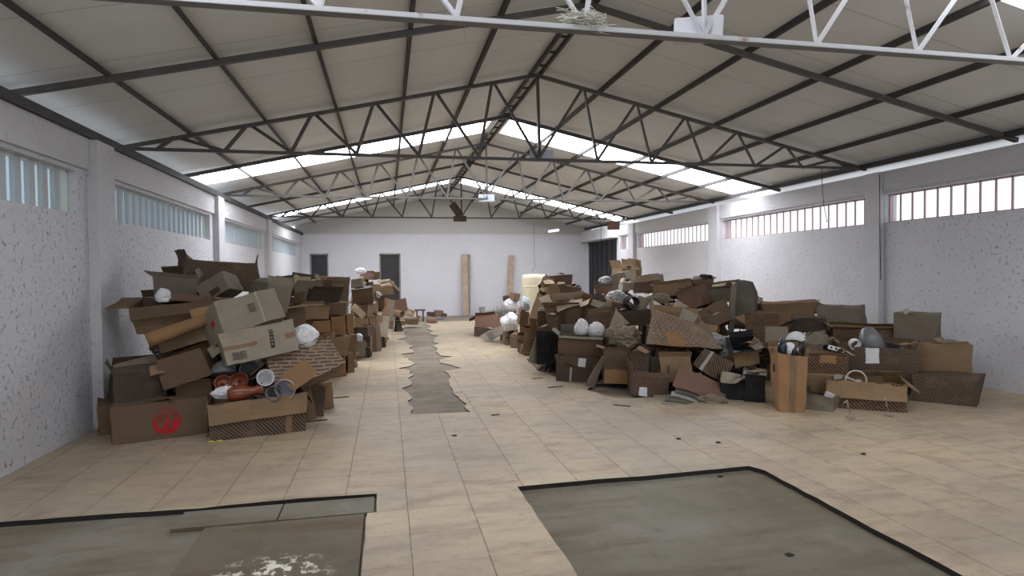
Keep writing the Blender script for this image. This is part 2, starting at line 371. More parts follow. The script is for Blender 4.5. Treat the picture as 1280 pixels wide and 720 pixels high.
# back wall with two doorways, gable above set back a little
bm = bmd(); x = XL-.2
for p, q in ((-2.67, -2.04), (-.27, .48)):
    box(bm, x, p, YB, YB+.25, -.05, 2.96); box(bm, p, q, YB, YB+.25, 2.28, 2.96); x = q
box(bm, x, XR+.2, YB, YB+.25, -.05, 2.96)
structure('wall_back', bm, 'wall')
bm = bmd()
pr = [(XL-.2, 2.96), (XR+.2, 2.96), (XR+.2, roofz(XR)+.14), (XM, ZA+.14), (XL-.2, roofz(XL)+.14)]
A = [bm.verts.new((x, YB+.06, z)) for x, z in pr]; B = [bm.verts.new((x, YB+.25, z)) for x, z in pr]
bm.faces.new(A); bm.faces.new(B[::-1])
for i in range(5): bm.faces.new((A[i], A[(i+1) % 5], B[(i+1) % 5], B[i]))
structure('wall_gable', bm, mat('grey rendered gable', (.5, .49, .48), .9, build=plaster((.50, .49, .47), .35)))
bm = bmd(); box(bm, XL, XR, YB-.02, YB+.06, 2.955, 2.985); structure('trim_%d' % n, bm, 'smooth'); n += 1
# front end behind the camera: unseen wall, gateway added to let light in
bm = bmd(); box(bm, XL-.2, -1.4, YF-.25, YF, -.05, 3.1); box(bm, 6.0, XR+.2, YF-.25, YF, -.05, 3.1)
box(bm, -1.4, 6.0, YF-.25, YF, 2.95, 3.1)
A = [bm.verts.new((x, YF-.02, max(z, 3.1) if i > 1 else 3.1)) for i, (x, z) in enumerate(pr)]; bm.faces.new(A)
structure('wall_front', bm, 'wall')
# doors in the back wall
M['door'] = mat('dark grey door', (.035, .034, .038), .5)
for i, (p, q) in enumerate(((-2.67, -2.04), (-.27, .48))):
    bm = bmd(); box(bm, p, q, YB+.10, YB+.14, -.03, 2.28)
    d = structure('door_%d' % (i+1), bm, 'door')
    bm = bmd(); box(bm, p, p+.05, YB+.03, YB+.10, 0, 2.28); box(bm, q-.05, q, YB+.03, YB+.10, 0, 2.28); box(bm, p, q, YB+.03, YB+.10, 2.23, 2.28); structure('door_frame', bm, 'smooth' if 0 else 'brick', d)
    bm = bmd(); box(bm, q-.16, q-.08, YB+.06, YB+.10, 1.0, 1.03); structure('door_handle', bm, 'metal', d)
# folding black metal door on the right wall
M['blackm'] = mat('black sheet metal', (.012, .013, .017), .45, .2)
bm = bmd(); box(bm, XR+.06, XR+.09, 19.42, 22.4, 0, 2.66)
d3 = structure('door_3', bm, 'blackm')
for i in range(6):
    y0 = 19.42+i*.497
    bm = bmd(); box(bm, XR+.02, XR+.06, y0+.03, y0+.467, .05, 2.6); structure('door_leaf', bm, 'blackm', d3)
bm = bmd(); box(bm, XR+.0, XR+.05, 19.40, 22.4, 2.60, 2.66); structure('door_rail', bm, 'blackm', d3)
# window grilles
M['lframe'] = mat('pale blue slats', (.44, .49, .52), .6)
M['rframe'] = mat('pinkish painted bars', (.50, .36, .36), .7)
M['lwhite'] = mat('pale window lining', (.62, .66, .58), .8)
k_ = 1
for side, x, wins, z0, z1 in ((-1, XL, LW, 2.16, 2.58), (1, XR, RW, 2.26, 2.70)):
    for p, q in wins:
        bm = bmd(); t = .02
        a, b_ = sorted((x+side*.08, x+side*.14))
        box(bm, a, b_, p, q, z0, z0+t); box(bm, a, b_, p, q, z1-t, z1); box(bm, a, b_, p, p+t, z0, z1); box(bm, a, b_, q-t, q, z0, z1)
        w = structure('window_%d' % k_, bm, 'lwhite' if side < 0 else 'rframe'); k_ += 1
        nb = int((q-p)/.205); bm = bmd()
        for i in range(1, nb):
            y = p+(q-p)*i/nb
            if side < 0:   # upright slats turned across the opening
                box(bm, x-.115, x-.075, y-.045, y+.045, z0, z1)
            else: box(bm, a, a+.018, y-.012, y+.012, z0, z1)
        structure('window_slats', bm, 'lframe' if side < 0 else 'rframe', w)
        if side < 0:
            bm = bmd(); box(bm, x-.2, x-.19, p, q, z0, z1); structure('window_pane', bm, 'lglass' if 'lglass' in M else M.setdefault('lglass', mat('frosted blue pane', (.5, .6, .7), .5)), w)
g = M['lglass'].node_tree.nodes['Principled BSDF']; g.inputs['Emission Color'].default_value = (.6, .7, .78, 1); g.inputs['Emission Strength'].default_value = .42
# ---------------------------------------------------------------- roof steel
TY_ = [3.87, 8.53, 13.19, 17.85]; RY = [1.5, 6.2, 10.86, 15.52, 20.18, -.8, -3.3]
bot = [-2.83, -2.03, -1.21, -.37, .46, 1.3, 2.15, 3.03, 3.88, 4.73, 5.60, 6.44, 7.28]
top = [-2.62, -1.74, -.93, -.13, .69, 1.5, 2.83, 3.65, 4.44, 5.3, 6.13, 7.0]
ZC = 3.14
tn = ['nearest roof truss, pale steel, crossing the top of the picture', 'second roof truss from the camera, grey steel, in front of the nearer skylight strips', 'third roof truss from the camera, between the two pairs of skylight strips', 'farthest roof truss, in front of the far skylight strips with a dark box on it']
for i, y in enumerate(TY_):
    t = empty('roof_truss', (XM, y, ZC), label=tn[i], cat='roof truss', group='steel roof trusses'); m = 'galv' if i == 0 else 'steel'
    loc = V((XM, y, ZC))
    def part(nm_, f):
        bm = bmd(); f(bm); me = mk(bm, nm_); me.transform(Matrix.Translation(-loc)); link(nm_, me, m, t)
    zc = ZC-(.02 if i == 0 else 0)
    cw, ch = (.075, .03) if i == 0 else (.045, .035)
    part('bottom_chord', lambda bm: (bar(bm, (XL-.46, y, zc), (XR, y, zc+.01), cw, .006), bar(bm, (XL-.46, y-cw/2, zc+ch/2), (XR, y-cw/2, zc+.01+ch/2), .006, ch)))
    part('top_chord', lambda bm: (bar(bm, (XL-.46, y, roofz(XL-.46)), (XM, y, ZA), .05, .045), bar(bm, (XM, y, ZA), (XR, y, roofz(XR)), .05, .045)))
    for j, tx in enumerate(top):
        for bx in (bot[j], bot[j+1]):
            part('web_bar', lambda bm: angle_bar(bm, (bx, y, ZC), (tx, y, roofz(tx)), .04 if i else .032))
    part('centre_post', lambda bm: angle_bar(bm, (2.15, y, ZC), (2.13, y, ZA), .045 if i else .035))
rn = {6.2: 'plain roof rafter between the nearest and second trusses', 10.86: 'plain roof rafter along the near edge of the nearer skylights', 15.52: 'plain roof rafter between the third and farthest trusses', 20.18: 'last plain rafter close to the back gable', 1.5: 'plain rafter above the camera', -.8: 'plain rafter behind the camera', -3.3: 'rearmost rafter behind the camera'}
for y in RY:
    bm = bmd(); bar(bm, (XL-.46, y, roofz(XL-.46)), (XM, y, ZA), .05, .055); bar(bm, (XM, y, ZA), (XR+.1, y, roofz(XR+.1)), .05, .055)
    link('roof_rafter', mk(bm, 'roof_rafter'), 'steel', label='dark steel '+rn[y], cat='rafter', group='steel roof rafters')
px = [-2.47, -1.55, -.65, .25, 1.17, 3.09, 3.98, 4.96, 5.85, 6.74]
od = ['lowest', 'second lowest', 'middle', 'second highest', 'highest']
for i, x in enumerate(px):
    z = roofz(x)+.055; bm = bmd()
    bar(bm, (x, YF, z), (x, YB+.05, z), .01, .06); s = 1 if x > XM else -1
    bar(bm, (x+.018, YF, z-.03), (x+.018, YB+.05, z-.03), .036, .008)
    lab = '%s dark steel purlin running the length of the %s roof slope' % (od[i] if i < 5 else od[9-i], 'left' if i < 5 else 'right')
    link('roof_purlin', mk(bm, 'roof_purlin'), 'purlin', label=lab, cat='purlin', group='purlins along the roof')
t = empty('roof_ridge_ladder', (XM, 0, ZA), label='double dark steel ridge purlin with cross rungs along the roof peak', cat='ridge purlin')
for s, q in ((-1, 'left'), (1, 'right')):
    bm = bmd(); bar(bm, (s*.068, YF, .03), (s*.068, YB, .03), .035, .05); link('side_rail', mk(bm, 'r'), 'purlin', t)
for i in range(38):
    y = 3+i*.52
    bm = bmd(); bar(bm, (-.06, y, .03), (.06, y, .03), .025, .025); link('rung', mk(bm, 'r'), 'purlin', t)
for s, x, zt, lb in ((-1, XL+.08, 2.97, 'dark heavy steel eaves channel on top of the left wall'), (1, XR-.06, 3.13, 'dark steel eaves channel above the bright gap over the right wall')):
    bm = bmd()
    if s < 0: bar(bm, (x-.06, YF, 2.975), (x-.06, YB, 2.975), .12, .085)
    else: bar(bm, (x-.02, YF, 3.185), (x-.02, YB, 3.185), .08, .07)
    link('eaves_channel', mk(bm, 'e'), 'purlin', label=lb, cat='channel')
bm = bmd(); box(bm, XL-.5, XL-.46, YF, YB, 2.7, 3.3); structure('trim_%d' % n, bm, 'ceil'); n += 1  # added fascia, blocks the bright sky at the left eaves gap
# pink fascia seen through the right hand gap
M['pink'] = mat('pink fascia', (.72, .42, .38), .8)
bm = bmd(); box(bm, XR+.20, XR+.24, 1, 13.5, 3.05, 3.10); structure('trim_%d' % n, bm, 'pink'); n += 1
# ---------------------------------------------------------------- objects in the hall
items = []     # footprints for the heaps below
def frame_at(u, v, Y, rot):
    p = at(u, v, Y); az = -atan2(p.x, p.y)
    pit, yw, rl = (R(a) for a in rot)
    A_ = Matrix.Rotation(az, 4, 'Z')
    Mx = A_ @ Matrix.Rotation(rl, 4, 'Y') @ Matrix.Rotation(pit, 4, 'X') @ Matrix.Rotation(yw, 4, 'Z')
    return p, Mx
class Dfm:
    def __init__(s, w, d, h, j, amp, seed):
        r = random.Random(seed); s.w, s.d, s.h, s.amp, s.o = w, d, h, amp, V((seed*7.13 % 91, seed*3.7 % 53, seed*1.9 % 37))
        s.c = {(a, b, c): V((r.uniform(-j, j)*w, r.uniform(-j, j)*d, r.uniform(-j, j)*h*(1 if c else .3))) for a in (0, 1) for b in (0, 1) for c in (0, 1)}
    def __call__(s, p):
        a, b, c = p.x/s.w+.5, p.y/s.d+.5, p.z/s.h
        a, b, c = (max(-.2, min(1.2, q)) for q in (a, b, c))
        o = V((0, 0, 0))
        for (i, j, k), q in s.c.items(): o += q*((a if i else 1-a)*(b if j else 1-b)*(c if k else 1-c))
        n1 = noise.noise_vector((p+s.o)*4.0); n2 = noise.noise_vector((p+s.o)*11.0)
        return p+o+n1*s.amp+n2*s.amp*.35
def grid(bm, o, ux, uy, nu, nv, df, uvl, mi=0, curl=0, nrm=None):
    vs = []
    for j in range(nv+1):
        for i in range(nu+1):
            p = o+ux*(i/nu)+uy*(j/nv)
            if curl: p = p+nrm*curl*(j/nv)**2
            vs.append(bm.verts.new(df(p)))
    for j in range(nv):
        for i in range(nu):
            a = j*(nu+1)+i
            f = bm.faces.new((vs[a], vs[a+1], vs[a+nu+2], vs[a+nu+1])); f.material_index = mi
            for lp, (q, r_) in zip(f.loops, ((i, j), (i+1, j), (i+1, j+1), (i, j+1))):
                lp[uvl].uv = (q/nu*ux.length+o.x, r_/nv*uy.length+o.z)
def solid(o, t=.005, two=False):
    m = o.modifiers.new('board', 'SOLIDIFY'); m.thickness = t; m.offset = -1; m.use_even_offset = False
    if two: m.material_offset = 1; m.material_offset_rim = 1
CNT = [0]
def carton(label, u, v, Y, w, h, d, rot=(0, 0, 0), m='tan', inner=None, flaps=None, j=.065, amp=.018, corners=None, tape=None, marks=(), cat='cardboard box', name='cardboard_box', group=None, sup=True, seed=None, closed=None):
    """front face centre sits at pixel (u, v) at depth Y; w, h in pixels, d in metres"""
    CNT[0] += 1; seed = seed or CNT[0]
    p, Mx = frame_at(u, v, Y, rot); s = depth(p)/F; w *= s; h *= s
    org = p - (Mx @ V((0, -d/2, h/2)))
    t = empty(name, label=label, cat=cat, group=group); t.matrix_world = Matrix.Translation(org) @ Mx
    df = Dfm(w, d, h, j, amp, seed)
    for ck, cv in (corners or {}).items():
        df.c[ck] = V((cv[0]*w, cv[1]*d, cv[2]*h))
    two = inner is not None; mats = [m, inner or m]
    if closed is None: closed = not flaps
    bm = bmd(); uvl = bm.loops.layers.uv.new('UVMap'); q = 9
    X, Yv, Z = V((w, 0, 0)), V((0, d, 0)), V((0, 0, h)); o0 = V((-w/2, -d/2, 0))
    grid(bm, o0, X, Z, q, q, df, uvl)
    grid(bm, o0+X, Yv, Z, q, q, df, uvl)
    grid(bm, o0+X+Yv, -X, Z, q, q, df, uvl)
    grid(bm, o0+Yv, -Yv, Z, q, q, df, uvl)
    grid(bm, o0+Yv, X, -Yv, q, q, df, uvl)
    if closed: grid(bm, o0+Z, X, Yv, q, q, df, uvl)
    bmesh.ops.remove_doubles(bm, verts=bm.verts, dist=.0005)
    me = bpy.data.meshes.new('body'); bm.to_mesh(me); bm.free()
    b_ = link('body', me, mats, t); solid(b_, .005, two)
    for key, (ln, an) in (flaps or {}).items():
        # angle 0 = closed over the top, 90 = upright, 180 = level outwards, 260 = hanging down outside
        o_, e, inn = {'f': (o0+Z, X, V((0, 1, 0))), 'b': (o0+Z+X+Yv, -X, V((0, -1, 0))), 'l': (o0+Z+Yv, -Yv, V((1, 0, 0))), 'r': (o0+Z+X, Yv, V((-1, 0, 0)))}[key]
        a = R(an); dr = inn*cos(a)+V((0, 0, 1))*sin(a); nr = (inn*-sin(a)+V((0, 0, 1))*cos(a))
        L = ln*s
        bm = bmd(); uvl = bm.loops.layers.uv.new('UVMap'); rr = random.Random(seed*9+ord(key)); off = nr*.004
        grid(bm, o_+off, e, dr*L, 5, 4, df, uvl, 0, rr.uniform(-.12, .12)*L, nr)
        me = bpy.data.meshes.new('flap'); bm.to_mesh(me); bm.free()
        f = link('flap', me, mats, t); solid(f, .004, two)
    def strip(kind, x0, x1, z0, z1, mm, face='f', lab=None):
        bm = bmd(); uvl = bm.loops.layers.uv.new('UVMap'); e = .005
        if face == 'f': o_, ux, uy = V((-w/2+x0*w, -d/2-e, z0*h)), V(((x1-x0)*w, 0, 0)), V((0, 0, (z1-z0)*h))
        elif face == 't': o_, ux, uy = V((-w/2+x0*w, -d/2+z0*d, h+e)), V(((x1-x0)*w, 0, 0)), V((0, (z1-z0)*d, 0))
        else: o_, ux, uy = V((-w/2-e if face == 'l' else w/2+e, -d/2+x0*d, z0*h)), V((0, (x1-x0)*d, 0)), V((0, 0, (z1-z0)*h))
        if face == 'l': o_ = o_+ux; ux = -ux
        grid(bm, o_, ux, uy, 8, 8, df, uvl)
        me = bpy.data.meshes.new(kind); bm.to_mesh(me); bm.free(); ob = link(kind, me, mm, t, label=lab)
        mo = ob.modifiers.new('t', 'SOLIDIFY'); mo.thickness = .0015
    if tape:
        for tp in tape: strip('tape', *tp)
    for mk_ in marks: strip(*mk_)
    if sup: items.append((org, Mx, w, d, h))
    return t, df, (w, d, h), s
def text(body, size, mm, parent, M4, name='lettering'):
    c = bpy.data.curves.new(name, 'FONT'); c.body = body; c.size = size; c.align_x = 'CENTER'; c.align_y = 'CENTER'; c.extrude = .001
    o = bpy.data.objects.new('tmp', c); me = bpy.data.meshes.new_from_object(o); me.transform(M4)
    bpy.data.objects.remove(o); return link(name, me, mm, parent)
def place(me, name, label, cat, u, v, Y, rot=(0, 0, 0), m='white', parent=None, group=None, sup=True, size=(.2, .2, .2), sol=0, smooth=True, parts=()):
    """mesh centred on its own origin, put at a pixel's ray at depth Y"""
    p, Mx = frame_at(u, v, Y, rot)
    if smooth:
        for q in me.polygons: q.use_smooth = True
    if parts:
        o = empty(name, label=label, cat=cat, group=group); link('body', me, m, o)
        for pn, pm, pmat in parts: link(pn, pm, pmat, o)
    else: o = link(name, me, m, label=label, cat=cat, group=group)
    o.matrix_world = Matrix.Translation(p) @ Mx
    if sol: solid(o if not parts else o.children[0], sol)
    if sup: items.append((p-V((0, 0, size[2]/2)), Matrix.Identity(4), size[0], size[1], size[2]))
    return o
def px2m(u, v, Y): return depth(at(u, v, Y))/F
def bag(label, u, v, Y, w, h, m='bag', rot=(0, 0, 0), name='plastic_bag', cat='bag', rough=.16, seed=None, group=None, k=1.0):
    CNT[0] += 1; seed = seed or CNT[0]; s = px2m(u, v, Y); w *= s/2; h *= s/2; dd = min(w, h)*1.0*k
    bm = bmd(); bmesh.ops.create_icosphere(bm, subdivisions=5, radius=1)
    o = V((seed*3.1 % 50, seed*1.7 % 50, 0))
    for x in bm.verts:
        c = x.co.copy(); n1 = noise.noise((c+o)*1.3); n2 = abs(noise.noise((c+o)*3.1)); n3 = abs(noise.noise((c+o)*8))
        r = 1+rough*(n1*1.3-n2*1.4-n3*.55)+rough*.25
        # bags slump: flat below
        c = V((c.x*w, c.y*dd, c.z*h))*r
        if c.z < -h*.75: c.z = -h*.75+(c.z+h*.75)*.2
        x.co = c
    return place(mk(bm, 'bag'), name, label, cat, u, v, Y, rot, m, size=(2*w, 2*dd, 2*h), group=group)
def sheet(label, u, v, Y, w, h, rot, m='tan', curl=.1, name='cardboard_sheet', cat='cardboard sheet', th=.006, amp=.012, taper=0, sup=False, group=None, fold=0):
    CNT[0] += 1; s = px2m(u, v, Y); w *= s; h *= s; bm = bmd(); uvl = bm.loops.layers.uv.new('UVMap'); o = V((CNT[0]*2.3, 0, 0))
    def df(p):
        q = p.copy(); a = q.z/h; tp = 1-taper*(a+.5); q.x *= tp
        q.y += curl*w*((q.x/w)**2*4-.3)*.5; 
        if fold: q.y += -abs(q.x)*fold
        return q+noise.noise_vector((p+o)*5)*amp+noise.noise_vector((p+o)*14)*amp*.4
    grid(bm, V((-w/2, 0, -h/2)), V((w, 0, 0)), V((0, 0, h)), 10, 8, df, uvl)
    me = bpy.data.meshes.new('sheet'); bm.to_mesh(me); bm.free()
    return place(me, name, label, cat, u, v, Y, rot, m, sup=sup, size=(w, .1, h), sol=th, smooth=False, group=group)
def rod(label, u0, v0, Y0, u1, v1, Y1, r, m, name, cat, n=12, hollow=False, bend=0, group=None):
    a, b_ = at(u0, v0, Y0), at(u1, v1, Y1); pts = []
    for i in range(9):
        t = i/8; q = a.lerp(b_, t)+V((0, 0, bend*4*t*(1-t))); pts.append(q)
    c = pts[0].copy(); bm = bmd(); rg = tube(bm, [q-c for q in pts], r if not isinstance(r, tuple) else [r[0]+(r[1]-r[0])*i/8 for i in range(9)], n)
    if not hollow: capped(rg, bm)
    o = link(name, mk(bm, name, True), m, label=label, cat=cat, group=group); o.location = c
    if hollow: solid(o, .006)
    return o
def board(label, u0, v0, Y0, u1, v1, Y1, w, t, m, name='wooden_board', cat='board', group=None):
    a, b_ = at(u0, v0, Y0), at(u1, v1, Y1); bm = bmd(); bar(bm, (0, 0, 0), b_-a, w, t, V((0, -1, .001)) if abs((b_-a).normalized().y) < .9 else V((1, 0, 0)))
    bmesh.ops.bevel(bm, geom=bm.edges[:], offset=.003, segments=1, affect='EDGES')
    o = link(name, mk(bm, name), m, label=label, cat=cat, group=group); o.location = a; return o
# =============== LEFT HEAP, NEAR END ===============
# round red mark: printed on the bottom left carton
t, df, dim, s = carton('tan carton on the floor at the near left corner with a round red logo', 203, 528, 6.3, 108, 50, .55, (0, 0, 0), 'brown', marks=[('crease', .02, .98, .52, .535, 'ink', 'f', None)][:0], seed=11, j=.03)
W_, D_, H__ = dim
def printed_on(bm, df, name, mm, t, lab=None):
    for v_ in bm.verts: v_.co = df(v_.co)
    me = bpy.data.meshes.new(name); bm.to_mesh(me); bm.free(); return link(name, me, mm, t, label=lab)
cx, cz, rr = .06*W_, H__*.50, .125
bm = bmd(); yq = -D_/2-.006
def pie(r0, r1, a0, a1, ox=0, oz=0, n_=24):
    for i in range(n_):
        b0, b1 = R(a0+(a1-a0)*i/n_), R(a0+(a1-a0)*(i+1)/n_)
        q = [(r0, b0), (r1, b0), (r1, b1), (r0, b1)]
        vs = [bm.verts.new((cx+ox+r_*cos(b), yq, cz+oz+r_*sin(b))) for r_, b in q]; bm.faces.new(vs)
pie(rr*.93, rr, 0, 360); pie(rr*.66, rr*.95, 180, 240); pie(rr*.30, rr*.95, 240, 270); pie(rr*.5, rr*.95, 270, 330); pie(rr*.35, rr*.95, 330, 362); pie(rr*.28, rr*.62, 168, 186)
pie(rr*.0001, rr*.2, 0, 360, rr*.02, rr*-.0, 20); pie(rr*.2, rr*.32, 0, 360, rr*.12, -rr*.48)
printed_on(bm, df, 'round_logo', 'redink', t, 'round red printed logo')
for i, ch in enumerate('PRINTA'):
    a = R(22+i*27); pos = V((cx+rr*.72*cos(a), yq-.001, cz+rr*.72*sin(a)))
    up = V((-cos(a), 0, -sin(a))); rt = up.cross(V((0, 1, 0)))*-1
    rt = V((up.z, 0, -up.x))
    Mt = Matrix(((rt.x, up.x, 0, pos.x), (0, 0, -1, pos.y), (rt.z, up.z, 0, pos.z), (0, 0, 0, 1)))
    text(ch, .068, 'redink', t, Mt, 'logo_letter')
carton('large dark printed open box at the near left floor, its tan front flap folded down', 325, 525, 6.2, 110, 54, .62, (0, 3, -2), 'pr_dark', 'tan', {'f': (25, 264), 'r': (18, 240), 'l': (12, 250), 'b': (20, 65)}, tape=[(.60+.18, .85, .0, .5, 'tape', 'f', 'peeling brown tape')], seed=12, j=.03)
def bowl(label, u, v, Y, r, h, m, rot, name='bowl', cat='bowl', group=None, thick=.006):
    bm = bmd(); rg = lathe(bm, [(.01, -h/2), (r*.45, -h/2), (r*.75, -h*.25), (r*.93, h*.15), (r, h/2)])
    return place(mk(bm, name), name, label, cat, u, v, Y, rot, m, size=(2*r, 2*r, h), sol=thick, sup=False, group=group)
def cup(label, u, v, Y, r, h, m, rot, name='plastic_tub', cat='tub', taper=.85, group=None):
    bm = bmd(); lathe(bm, [(.005, -h/2), (r*taper, -h/2), (r*(taper+.06), -h*.3), (r*.98, h*.42), (r*1.06, h*.44), (r*1.06, h*.5)])
    return place(mk(bm, name), name, label, cat, u, v, Y, rot, m, size=(2*r, 2*r, h), sol=.006, sup=False, group=group)
G = 'boxes of the left heap'
# --- things in the dark box
bag('crumpled white film at the front left inside the dark printed box', 283, 491, 6.3, 34, 18, 'bag')
bowl('amber plastic bowl lying at the left edge of the dark printed box', 279, 480, 6.42, .085, .06, 'amber', (60, 0, 20))
bowl('amber plastic bowl tilted up in the middle of the dark printed box', 299, 477, 6.45, .09, .07, 'amber', (70, 20, -25))
def vessel():
    bm = bmd(); lathe(bm, [(.004, -.17), (.05, -.165), (.075, -.12), (.078, -.04), (.05, .03), (.04, .07), (.062, .13), (.068, .15)]); return mk(bm, 'v')
place(vessel(), 'amber_vessel', 'long glossy amber vessel lying along the rim of the dark printed box', 'vessel', 308, 490, 6.25, (0, 0, 84), 'amber', size=(.3, .1, .1), sol=.005, sup=False)
cup('white open tub lying with amber stain inside, above the dark printed box', 331, 474, 6.32, .078, .15, 'white', (68, -20, 15))
bowl('dark grey upturned bowl left of the tubs under the pale taped carton', 280, 460, 6.6, .13, .13, 'gplastic', (160, 0, 0))
cup('grey square-mouthed tub lying behind the white open tub', 312, 463, 6.6, .095, .14, 'gplastic', (75, 0, 0))
cup('clear grey beaker wedged at the right front of the dark printed box', 343, 490, 6.25, .07, .12, 'gplastic', (100, 30, 60))
bowl('pale blue grey plastic tub at the right end of the dark printed box', 359, 483, 6.3, .10, .15, 'bplastic', (110, 20, 55), name='plastic_tub', cat='tub')
bag('thin grey film crumpled over the rim near the blue grey tub', 331, 492, 6.35, 26, 14, 'bag_grey')
carton('dark printed box standing on the floor behind the right side of the open box', 396, 504, 6.9, 17, 44, .4, (0, 12, 1), 'pr_dark')
carton('narrow tan box on the floor at the right foot of the near left heap', 409, 495, 7.3, 13, 34, .35, (0, 10, -3), 'tan')
carton('dark brown box with flaps up at the left frame edge above the logo carton', 178, 484, 6.5, 56, 38, .5, (0, 6, 2), 'dark', 'brown', {'f': (12, 40), 'l': (16, 110), 'r': (16, 60), 'b': (18, 60)})
carton('small brown box with one flap up right of the dark box above the logo carton', 243, 489, 6.6, 44, 26, .4, (0, -12, -4), 'brown', 'tan', {'l': (14, 95), 'f': (8, 150)})
carton('stained brown carton tilted to the left in the middle of the near heap', 229, 460, 6.55, 56, 37, .42, (-12, -14, -15), 'brown', 'orange', {'b': (8, 70), 'l': (8, 150)}, j=.07)
sheet('greyish torn flap leaning at the left wall low on the near heap', 172, 456, 6.7, 48, 22, (-50, 20, -25), 'grey')
carton('tan carton under the long paper roll on the left of the heap', 236, 421, 6.75, 66, 22, .4, (-6, -8, -13), 'tan', tape=[(.02, .98, .8, .92, 'tape', 'f')])
rod('long orange brown paper roll sloping down towards the left wall', 184, 426, 6.55, 264, 397, 6.75, (.075, .06), 'orange', 'paper_roll', 'roll', 16, True)
carton('open tan box with a dark mouth left above the paper roll', 222, 397, 7.0, 90, 36, .5, (8, -6, -5), 'tan', 'brown', {'f': (16, 235), 'l': (24, 170), 'b': (14, 60)})
sheet('small pale flap of board between the paper roll and the open tan box', 254, 391, 6.85, 28, 16, (-30, 0, -12), 'orange')
carton('pale carton with a red mark on its end and stencilled text, high in the heap', 312, 387, 6.65, 78, 44, .42, (-22, 30, -24), 'light', tape=[(.30+.34, .665, .0, 1, 'tape_grey', 'f', 'grey seam')], marks=[('red_mark', .3, .52, .45, .62, 'redink', 'l', 'small red mark')], seed=31, j=.05)
T9 = [o for o in bpy.data.objects if o.get('label', '').startswith('pale carton with a red mark')][0]
carton('pale carton with brown tape and a black text panel below the red marked one', 325, 428, 6.42, 86, 40, .45, (-4, 10, -10), 'light', tape=[(0, .46, .44, .56, 'tape', 'f', 'brown tape'), (.84, 1, .45, .62, 'tape', 'f', 'brown tape')], marks=[('text_panel', .645, .695, .22, .86, 'ink', 'f', 'black text panel')], seed=33, j=.035)
T11 = [o for o in bpy.data.objects if o.get('label', '').startswith('pale carton with brown tape')][0]
def lines(T, dims, x0, x1, z0, z1, nr, mm, dseed, jit, vertical=False):
    r_ = random.Random(dseed); w_, d_, h_ = dims; bm = bmd()
    for i in range(nr):
        z = z0+(z1-z0)*(i+.5)/nr; x = x0
        while x < x1:
            q = r_.uniform(.008, .03); xa, xb = (x-.5)*w_, min(x1-.5, x-.5+q)*w_; za, zb = (z)*h_, (z+(z1-z0)/nr*.55)*h_
            vs = [bm.verts.new((a, -d_/2-.0085, b)) for a, b in ((xa, za), (xb, za), (xb, zb), (xa, zb))]; bm.faces.new(vs); x += q+.008
    for v_ in bm.verts: v_.co = jit(v_.co)
    me = bpy.data.meshes.new('print'); bm.to_mesh(me); bm.free(); return link('printed_text', me, mm, T, label='small printed text')
s11 = px2m(325, 428, 6.42); s9 = px2m(312, 387, 6.65)
lines(T11, (86*s11, .45, 40*s11), .10, .28, .08, .34, 4, 'ink', 3, Dfm(86*s11, .45, 40*s11, .035, .012, 33))
lines(T11, (86*s11, .45, 40*s11), .655, .688, .26, .82, 5, 'light', 6, Dfm(86*s11, .45, 40*s11, .035, .015, 33))
lines(T9, (78*s9, .42, 44*s9), .46, .58, .38, .66, 4, 'ink', 4, Dfm(78*s9, .42, 44*s9, .05, .012, 31))
carton('grey open carton behind the right end of the red marked carton', 346, 373, 7.1, 30, 32, .5, (0, 20, 14), 'grey', 'light', {'l': (10, 30), 'f': (12, 50), 'r': (12, 80)})
carton('greyish closed carton lying aslant below the dark box on top of the heap', 266, 360, 7.15, 38, 24, .35, (-18, -25, -25), 'grey', marks=[('dark_print', .3, .7, .1, .4, 'dark', 'f', 'dark printed panel')])
carton('thin reddish brown flattened carton above the open tan box', 246, 374, 7.1, 76, 9, .4, (-6, 0, 5), 'red')
carton('grey brown box with a raised lid at the upper left of the heap', 220, 361, 7.3, 52, 30, .45, (4, -14, -1), 'grey', 'brown', {'f': (5, 120), 'b': (14, 55), 'l': (10, 150), 'r': (12, 60)})
bag('little clear white bag hanging left below the grey brown box', 204, 370, 7.0, 17, 20, 'bag')
carton('large dark printed box with spread ears, topmost of the near left heap', 278, 345, 7.6, 90, 36, .55, (0, 8, 3), 'pr_dark', 'dark', {'l': (13, 110), 'r': (11, 100)}, closed=True, seed=41)
bag('white tub wrapped in plastic, right of the taped pale carton', 381, 421, 6.75, 33, 32, 'bag', rough=.1, name='wrapped_tub', cat='tub')
carton('small brown box with flaps up behind the white wrapped tub', 370, 395, 7.5, 24, 28, .35, (0, 20, -5), 'brown', 'tan', {'l': (16, 100), 'r': (14, 110), 'f': (12, 200), 'b': (10, 60)})
carton('tan dash-printed box tilted on its edge below the white wrapped tub', 384, 452, 6.6, 84, 40, .5, (-20, 16, -24), 'pr_tan', 'orange', {'l': (24, 200), 'f': (8, 170)}, seed=43)
sheet('orange brown flap hanging over the right end of the open dark box', 374, 468, 6.25, 36, 26, (-20, 15, -38), 'orange')
sheet('pale curled paper left of the taped pale carton', 273, 435, 6.6, 24, 18, (-50, 0, -30), 'light')
